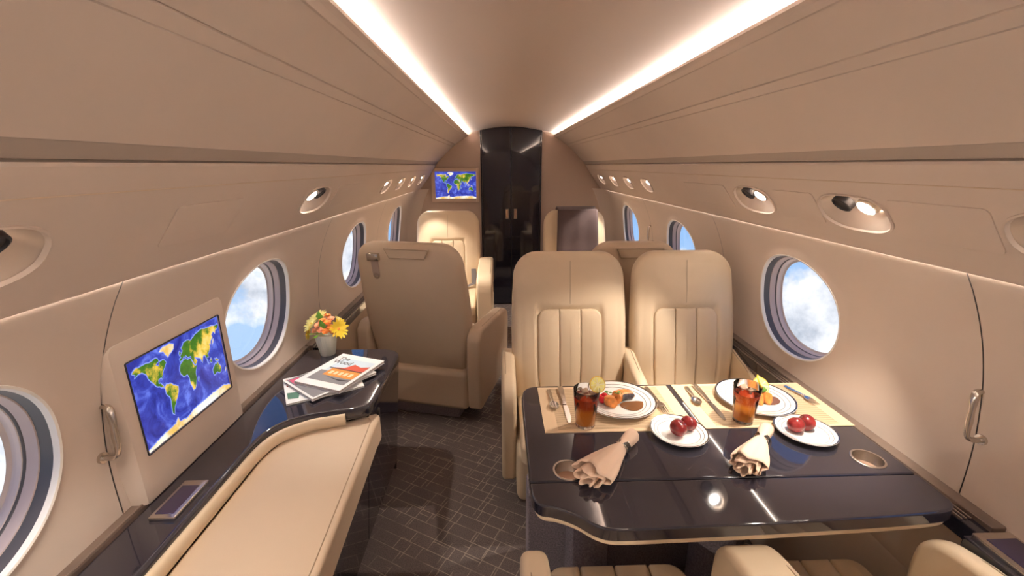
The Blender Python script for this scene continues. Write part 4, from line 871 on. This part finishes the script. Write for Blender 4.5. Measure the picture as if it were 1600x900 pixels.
# napkins
def napkin(a, b, label, seed, spread=1.0):
    A = Vector(at(*a)); B = Vector(at(*b)); d = B - A; L_ = d.length
    root = thing('napkin', label, 'napkin', A, math.atan2(d.y, d.x) - pi / 2)
    ph = seed * 1.3
    def shell(nm, k0, wid, hgt, z0, lift, y1):
        rows = []
        for i in range(17):
            t = i / 16; y = y1 * t; f = sstep(0.22, 1.0, t)
            w_ = (0.020 + (wid - 0.020) * f) * (1.0 - 0.25 * math.exp(-((t - 0.26) / 0.10) ** 2)); h_ = (0.019 + (hgt - 0.019) * f) * (1 - 0.22 * math.exp(-((t - 0.26) / 0.10) ** 2)); row = []
            for k in range(48):
                an = 2 * pi * k / 48; rip = 1 + f * (0.10 * sin(4 * an + ph + k0) + 0.07 * sin(7 * an + 2 * ph) + 0.05 * sin(11 * an + k0))
                x = w_ * cos(an) * rip; z = max(0.0008, z0 + h_ * (1 + sin(an) * rip) + lift * f * f)
                row.append((x, y + f * 0.010 * sin(3 * an + ph + k0), z))
            rows.append(row)
        o = strip(nm, rows, M_napkin, root, close=True, sharp=60); md_ = o.modifiers.new('cloth', 'SOLIDIFY'); md_.thickness = 0.0018; return o
    shell('outer_fold', 0.0, 0.050 * spread, 0.026, 0.0, 0.0, L_ * 0.93)
    shell('inner_fold', 1.7, 0.037 * spread, 0.019, 0.003, 0.0, L_)
    shell('core_fold', 3.1, 0.020 * spread, 0.012, 0.006, 0.0, L_ * 1.04)
    yr = L_ * 0.26
    rows = [[(0.0205 * f * cos(2 * pi * k / 36), yr + dy, 0.0175 + 0.0195 * f * sin(2 * pi * k / 36) * 0.92) for k in range(36)] for (f, dy) in ((0.93, -0.011), (1.02, -0.011), (1.04, -0.008), (0.99, 0.0), (1.04, 0.008), (1.02, 0.011), (0.93, 0.011), (0.93, -0.011))]
    rg = strip('napkin_ring', rows, mat('black_horn', (0.015, 0.012, 0.012), 0.1, coat=1.0), root, close=True)
    for dy in (-0.010, 0.010):
        rows = [[(0.0222 * f * cos(2 * pi * k / 36), yr + dy + e, 0.0175 + 0.0205 * f * sin(2 * pi * k / 36) * 0.92) for k in range(36)] for (f, e) in ((0.97, -0.001), (1.0, -0.001), (1.0, 0.001), (0.97, 0.001), (0.97, -0.001))]
        strip('silver_edge', rows, M_steel, rg, close=True)
napkin((988, 690), (918, 758), 'peach cloth napkin in a black ring lying by the aisle-side cup holder', 1); napkin((1196, 680), (1163, 742), 'peach cloth napkin in a black ring lying between the plum plates', 2.4, 0.85)

# ------------------------------------------------------------------ magazines and flowers on the cabinet
def text(body, size, m, parent, loc, rz=0.0, squash=1.0, align='LEFT'):
    cu = bpy.data.curves.new('lettering', 'FONT'); cu.body = body; cu.size = size; cu.extrude = 0.0002; cu.align_x = align
    o = bpy.data.objects.new('lettering', cu); col.objects.link(o); o.data.materials.append(m); o.parent = parent; o.location = loc; o.rotation_euler = (0, 0, rz); o.scale = (squash, 1, 1)
    me = bpy.data.meshes.new_from_object(o); bpy.data.objects.remove(o); o = bpy.data.objects.new('lettering', me); col.objects.link(o)
    if not me.materials: me.materials.append(m)
    o.parent = parent; o.location = loc; o.rotation_euler = (0, 0, rz); o.scale = (squash, 1, 1); return o
M_ink = mat('ink_dark', (0.05, 0.04, 0.05), 0.5); M_red = mat('ink_red', (0.62, 0.10, 0.06), 0.5); M_orange = mat('ink_orange', (0.75, 0.30, 0.06), 0.5); M_sky = mat('ink_pale_blue', (0.62, 0.74, 0.84), 0.5); M_grey = mat('ink_grey', (0.25, 0.24, 0.26), 0.5); M_green = mat('ink_green', (0.10, 0.22, 0.16), 0.5)
def magazine(label, c, rz, th, W_=0.22, H_=0.275):
    root = thing('magazine', label, 'magazine', c, rz)
    prism('pages', [(-W_ / 2 + .002, -H_ / 2 + .002), (W_ / 2 - .003, -H_ / 2 + .002), (W_ / 2 - .003, H_ / 2 - .002), (-W_ / 2 + .002, H_ / 2 - .002)], 0.001, th - 0.001, M_pages, root)
    prism('cover', [(-W_ / 2, -H_ / 2), (W_ / 2, -H_ / 2), (W_ / 2, H_ / 2), (-W_ / 2, H_ / 2)], th - 0.001, th, M_white, root)
    prism('back_cover', [(-W_ / 2, -H_ / 2), (W_ / 2, -H_ / 2), (W_ / 2, H_ / 2), (-W_ / 2, H_ / 2)], 0.0, 0.001, M_white, root)
    prism('spine', [(-W_ / 2 - .0008, -H_ / 2), (-W_ / 2 + .001, -H_ / 2), (-W_ / 2 + .001, H_ / 2), (-W_ / 2 - .0008, H_ / 2)], 0.0, th, M_white, root)
    return root
def patch(root, nm, poly, z, m): return prism(nm, poly, z, z + 0.0003, m, root)
mz = ZT
a3 = magazine('white magazine with red and green print at the bottom of the stack', (*[PZ(505, 600, mz)[i] for i in (0, 1)], mz), R(-62), 0.007)
for k, (xa, xb) in enumerate(((-0.095, -0.03), (-0.085, -0.045))): patch(a3, 'red_print', [(xa, -0.128 + 0.020 * k), (xb, -0.128 + 0.020 * k), (xb, -0.119 + 0.020 * k), (xa, -0.119 + 0.020 * k)], 0.0071, M_red)
patch(a3, 'green_picture', [(0.025, -0.130), (0.075, -0.130), (0.085, -0.095), (0.035, -0.085)], 0.0071, M_green)
a2 = magazine('magazine with a grey and pink cover in the middle of the stack', (*[PZ(518, 592, mz + .007)[i] for i in (0, 1)], mz + 0.0072), R(-40), 0.010)
patch(a2, 'grey_picture', [(-0.108, -0.128), (0.10, -0.128), (0.10, 0.128), (-0.108, 0.128)], 0.0101, M_grey); patch(a2, 'pink_picture', [(-0.10, -0.122), (-0.045, -0.122), (-0.045, -0.085), (-0.10, -0.085)], 0.0104, mat('ink_pink', (0.70, 0.10, 0.20), 0.5))
text('W', 0.05, M_white, a2, (-0.102, 0.075, 0.0104))
a1 = magazine('magazine with an orange house on its white cover on top of the stack', (*[PZ(534, 582, mz + .02)[i] for i in (0, 1)], mz + 0.0174), R(-22), 0.012)
z1 = 0.0121
patch(a1, 'sky_print', [(-0.07, -0.06), (0.095, -0.06), (0.095, 0.10), (-0.07, 0.10)], z1, M_sky)
patch(a1, 'ground_print', [(-0.085, -0.10), (0.095, -0.10), (0.095, -0.02), (-0.085, -0.02)], z1 + 0.0003, M_grey)
patch(a1, 'house_print', [(-0.05, -0.055), (0.095, -0.055), (0.095, 0.01), (-0.05, 0.01)], z1 + 0.0006, M_orange)
patch(a1, 'roof_print', [(-0.06, 0.008), (0.0, 0.02), (0.02, 0.06), (0.06, 0.045), (0.095, 0.06), (0.095, 0.008)], z1 + 0.0009, M_red)
patch(a1, 'roof_shadow', [(-0.065, 0.004), (0.095, 0.004), (0.095, 0.010), (-0.065, 0.010)], z1 + 0.0012, M_ink)
patch(a1, 'path_print', [(-0.02, -0.062), (0.05, -0.078), (0.095, -0.070), (0.095, -0.064), (0.04, -0.070)], z1 + 0.0012, M_ink)
for k in range(5): patch(a1, 'window_print', [(-0.035 + k * .024, -0.04), (-0.02 + k * .024, -0.04), (-0.02 + k * .024, -0.015), (-0.035 + k * .024, -0.015)], z1 + 0.0012, mat('ink_cream', (0.85, 0.72, 0.5), 0.5))
text('The', 0.038, M_ink, a1, (-0.088, 0.082, z1 + 0.0006), squash=0.9); text('Wood', 0.042, M_ink, a1, (-0.092, 0.048, z1 + 0.0006), squash=0.85)
# flower pot
FP = PZ(513, 553, ZT); fp = thing('flower_pot', 'ribbed white pot of yellow and orange flowers standing behind the magazines', 'flower pot', (FP.x, FP.y, ZT))
rib = lambda a, z: 1 + 0.022 * cos(26 * a) * sstep(0.100, 0.094, z)
lathe('pot', [(0.0005, 0.0), (0.030, 0.0), (0.032, 0.002), (0.0485, 0.096), (0.0495, 0.100), (0.0485, 0.104), (0.045, 0.104), (0.043, 0.095), (0.0005, 0.090)], mat('pot_glaze', (0.80, 0.78, 0.66), 0.35), fp, n=156, mod=rib)
rnd = random.Random(11)
M_yel = mat('petal_yellow', (0.90, 0.66, 0.06), 0.5); M_pale = mat('petal_pale_yellow', (0.92, 0.82, 0.30), 0.5); M_or = mat('petal_orange', (0.88, 0.28, 0.06), 0.5); M_pk = mat('petal_salmon', (0.90, 0.36, 0.20), 0.5); M_leaf = mat('leaf_green', (0.16, 0.36, 0.04), 0.45)
M_lime = mat('leaf_lime', (0.45, 0.55, 0.06), 0.5)
def flower(c, ax, r, np_, m, lay=2, narrow=0.22, cup=0.25):
    ax = Vector(ax).normalized(); e1 = ax.orthogonal().normalized(); e2 = ax.cross(e1); V = []; F = []
    for L_ in range(lay):
        for k in range(np_):
            a = 2 * pi * (k + 0.5 * L_) / np_ + rnd.uniform(-.1, .1); rr_ = r * (1 - 0.25 * L_) * rnd.uniform(0.88, 1.08); d = e1 * cos(a) + e2 * sin(a); q = (e2 * cos(a) - e1 * sin(a)) * rr_ * narrow; up_ = ax * (0.004 * L_); i0 = len(V); c0 = Vector((0, 0, 0))
            V += [up_, up_ + d * rr_ * .45 + q + ax * rr_ * cup * .5, up_ + d * rr_ * .85 + q * .8 + ax * rr_ * cup, up_ + d * rr_ + ax * rr_ * cup * 1.1, up_ + d * rr_ * .85 - q * .8 + ax * rr_ * cup, up_ + d * rr_ * .45 - q + ax * rr_ * cup * .5]
            F += [(i0, i0 + 1, i0 + 2), (i0, i0 + 2, i0 + 3), (i0, i0 + 3, i0 + 4), (i0, i0 + 4, i0 + 5)]
    f = mesh('flower_head', V, F, m, fp, loc=c); blob('flower_eye', tuple(ax * 0.004), r * .16, r * .16, r * .12, M_yel if m is not M_yel else M_or, f, n=6)
for (x, y, z, ax, r, n_, m) in [(-.052, .0, .150, (-.6, -.5, .7), .047, 16, M_pale), (-.060, -.02, .118, (-.9, -.5, .3), .042, 16, M_yel), (-.028, .02, .172, (-.4, -.4, 1), .044, 16, M_pale), (.062, -.012, .128, (.8, -.6, .3), .048, 15, M_yel), (.058, .02, .150, (.7, .2, .6), .036, 15, M_pale), (-.072, -.005, .098, (-.9, -.2, -.1), .026, 14, M_yel)]:
    flower((x, y, z), ax, r, n_, m, narrow=0.13)
for (x, y, z) in [(.0, -.02, .165), (.022, -.022, .158), (-.016, -.028, .148), (.030, .0, .168), (.012, .012, .178), (.036, -.028, .138), (-.002, -.036, .128), (.018, -.040, .124), (-.028, -.030, .125), (.044, -.030, .118)]:
    flower((x, y, z), (x * 8, y * 8 - .2, .8), .018, 7, rnd.choice([M_or, M_pk, M_or]), narrow=0.36, cup=0.5, lay=3)
for k in range(26):
    a = rnd.uniform(0, 6.28); r_ = rnd.uniform(.02, .05); c_ = Vector((r_ * cos(a), r_ * sin(a), rnd.uniform(.098, .125))); d = Vector((cos(a), sin(a), rnd.uniform(-.1, .6))).normalized(); q = d.cross(Vector((0, 0, 1))).normalized() * .009; L_ = rnd.uniform(.025, .04)
    mesh('leaf', [tuple(c_), tuple(c_ + d * L_ * .5 + q), tuple(c_ + d * L_), tuple(c_ + d * L_ * .5 - q)], [(0, 1, 2), (0, 2, 3)], rnd.choice([M_leaf, M_leaf, M_lime]), fp)
for (c_, d) in (((-.012, -.01, .165), Vector((-.05, -.1, 1))), ((.012, -.042, .140), Vector((-.1, -.3, 1)))):
    c_ = Vector(c_); d = d.normalized(); q = Vector((.017, 0, 0)); mesh('leaf', [tuple(c_), tuple(c_ + d * .022 + q), tuple(c_ + d * .052), tuple(c_ + d * .022 - q), tuple(c_ + d * .025 + Vector((0, -.006, 0)))], [(0, 1, 4), (1, 2, 4), (2, 3, 4), (3, 0, 4)], M_leaf, fp)
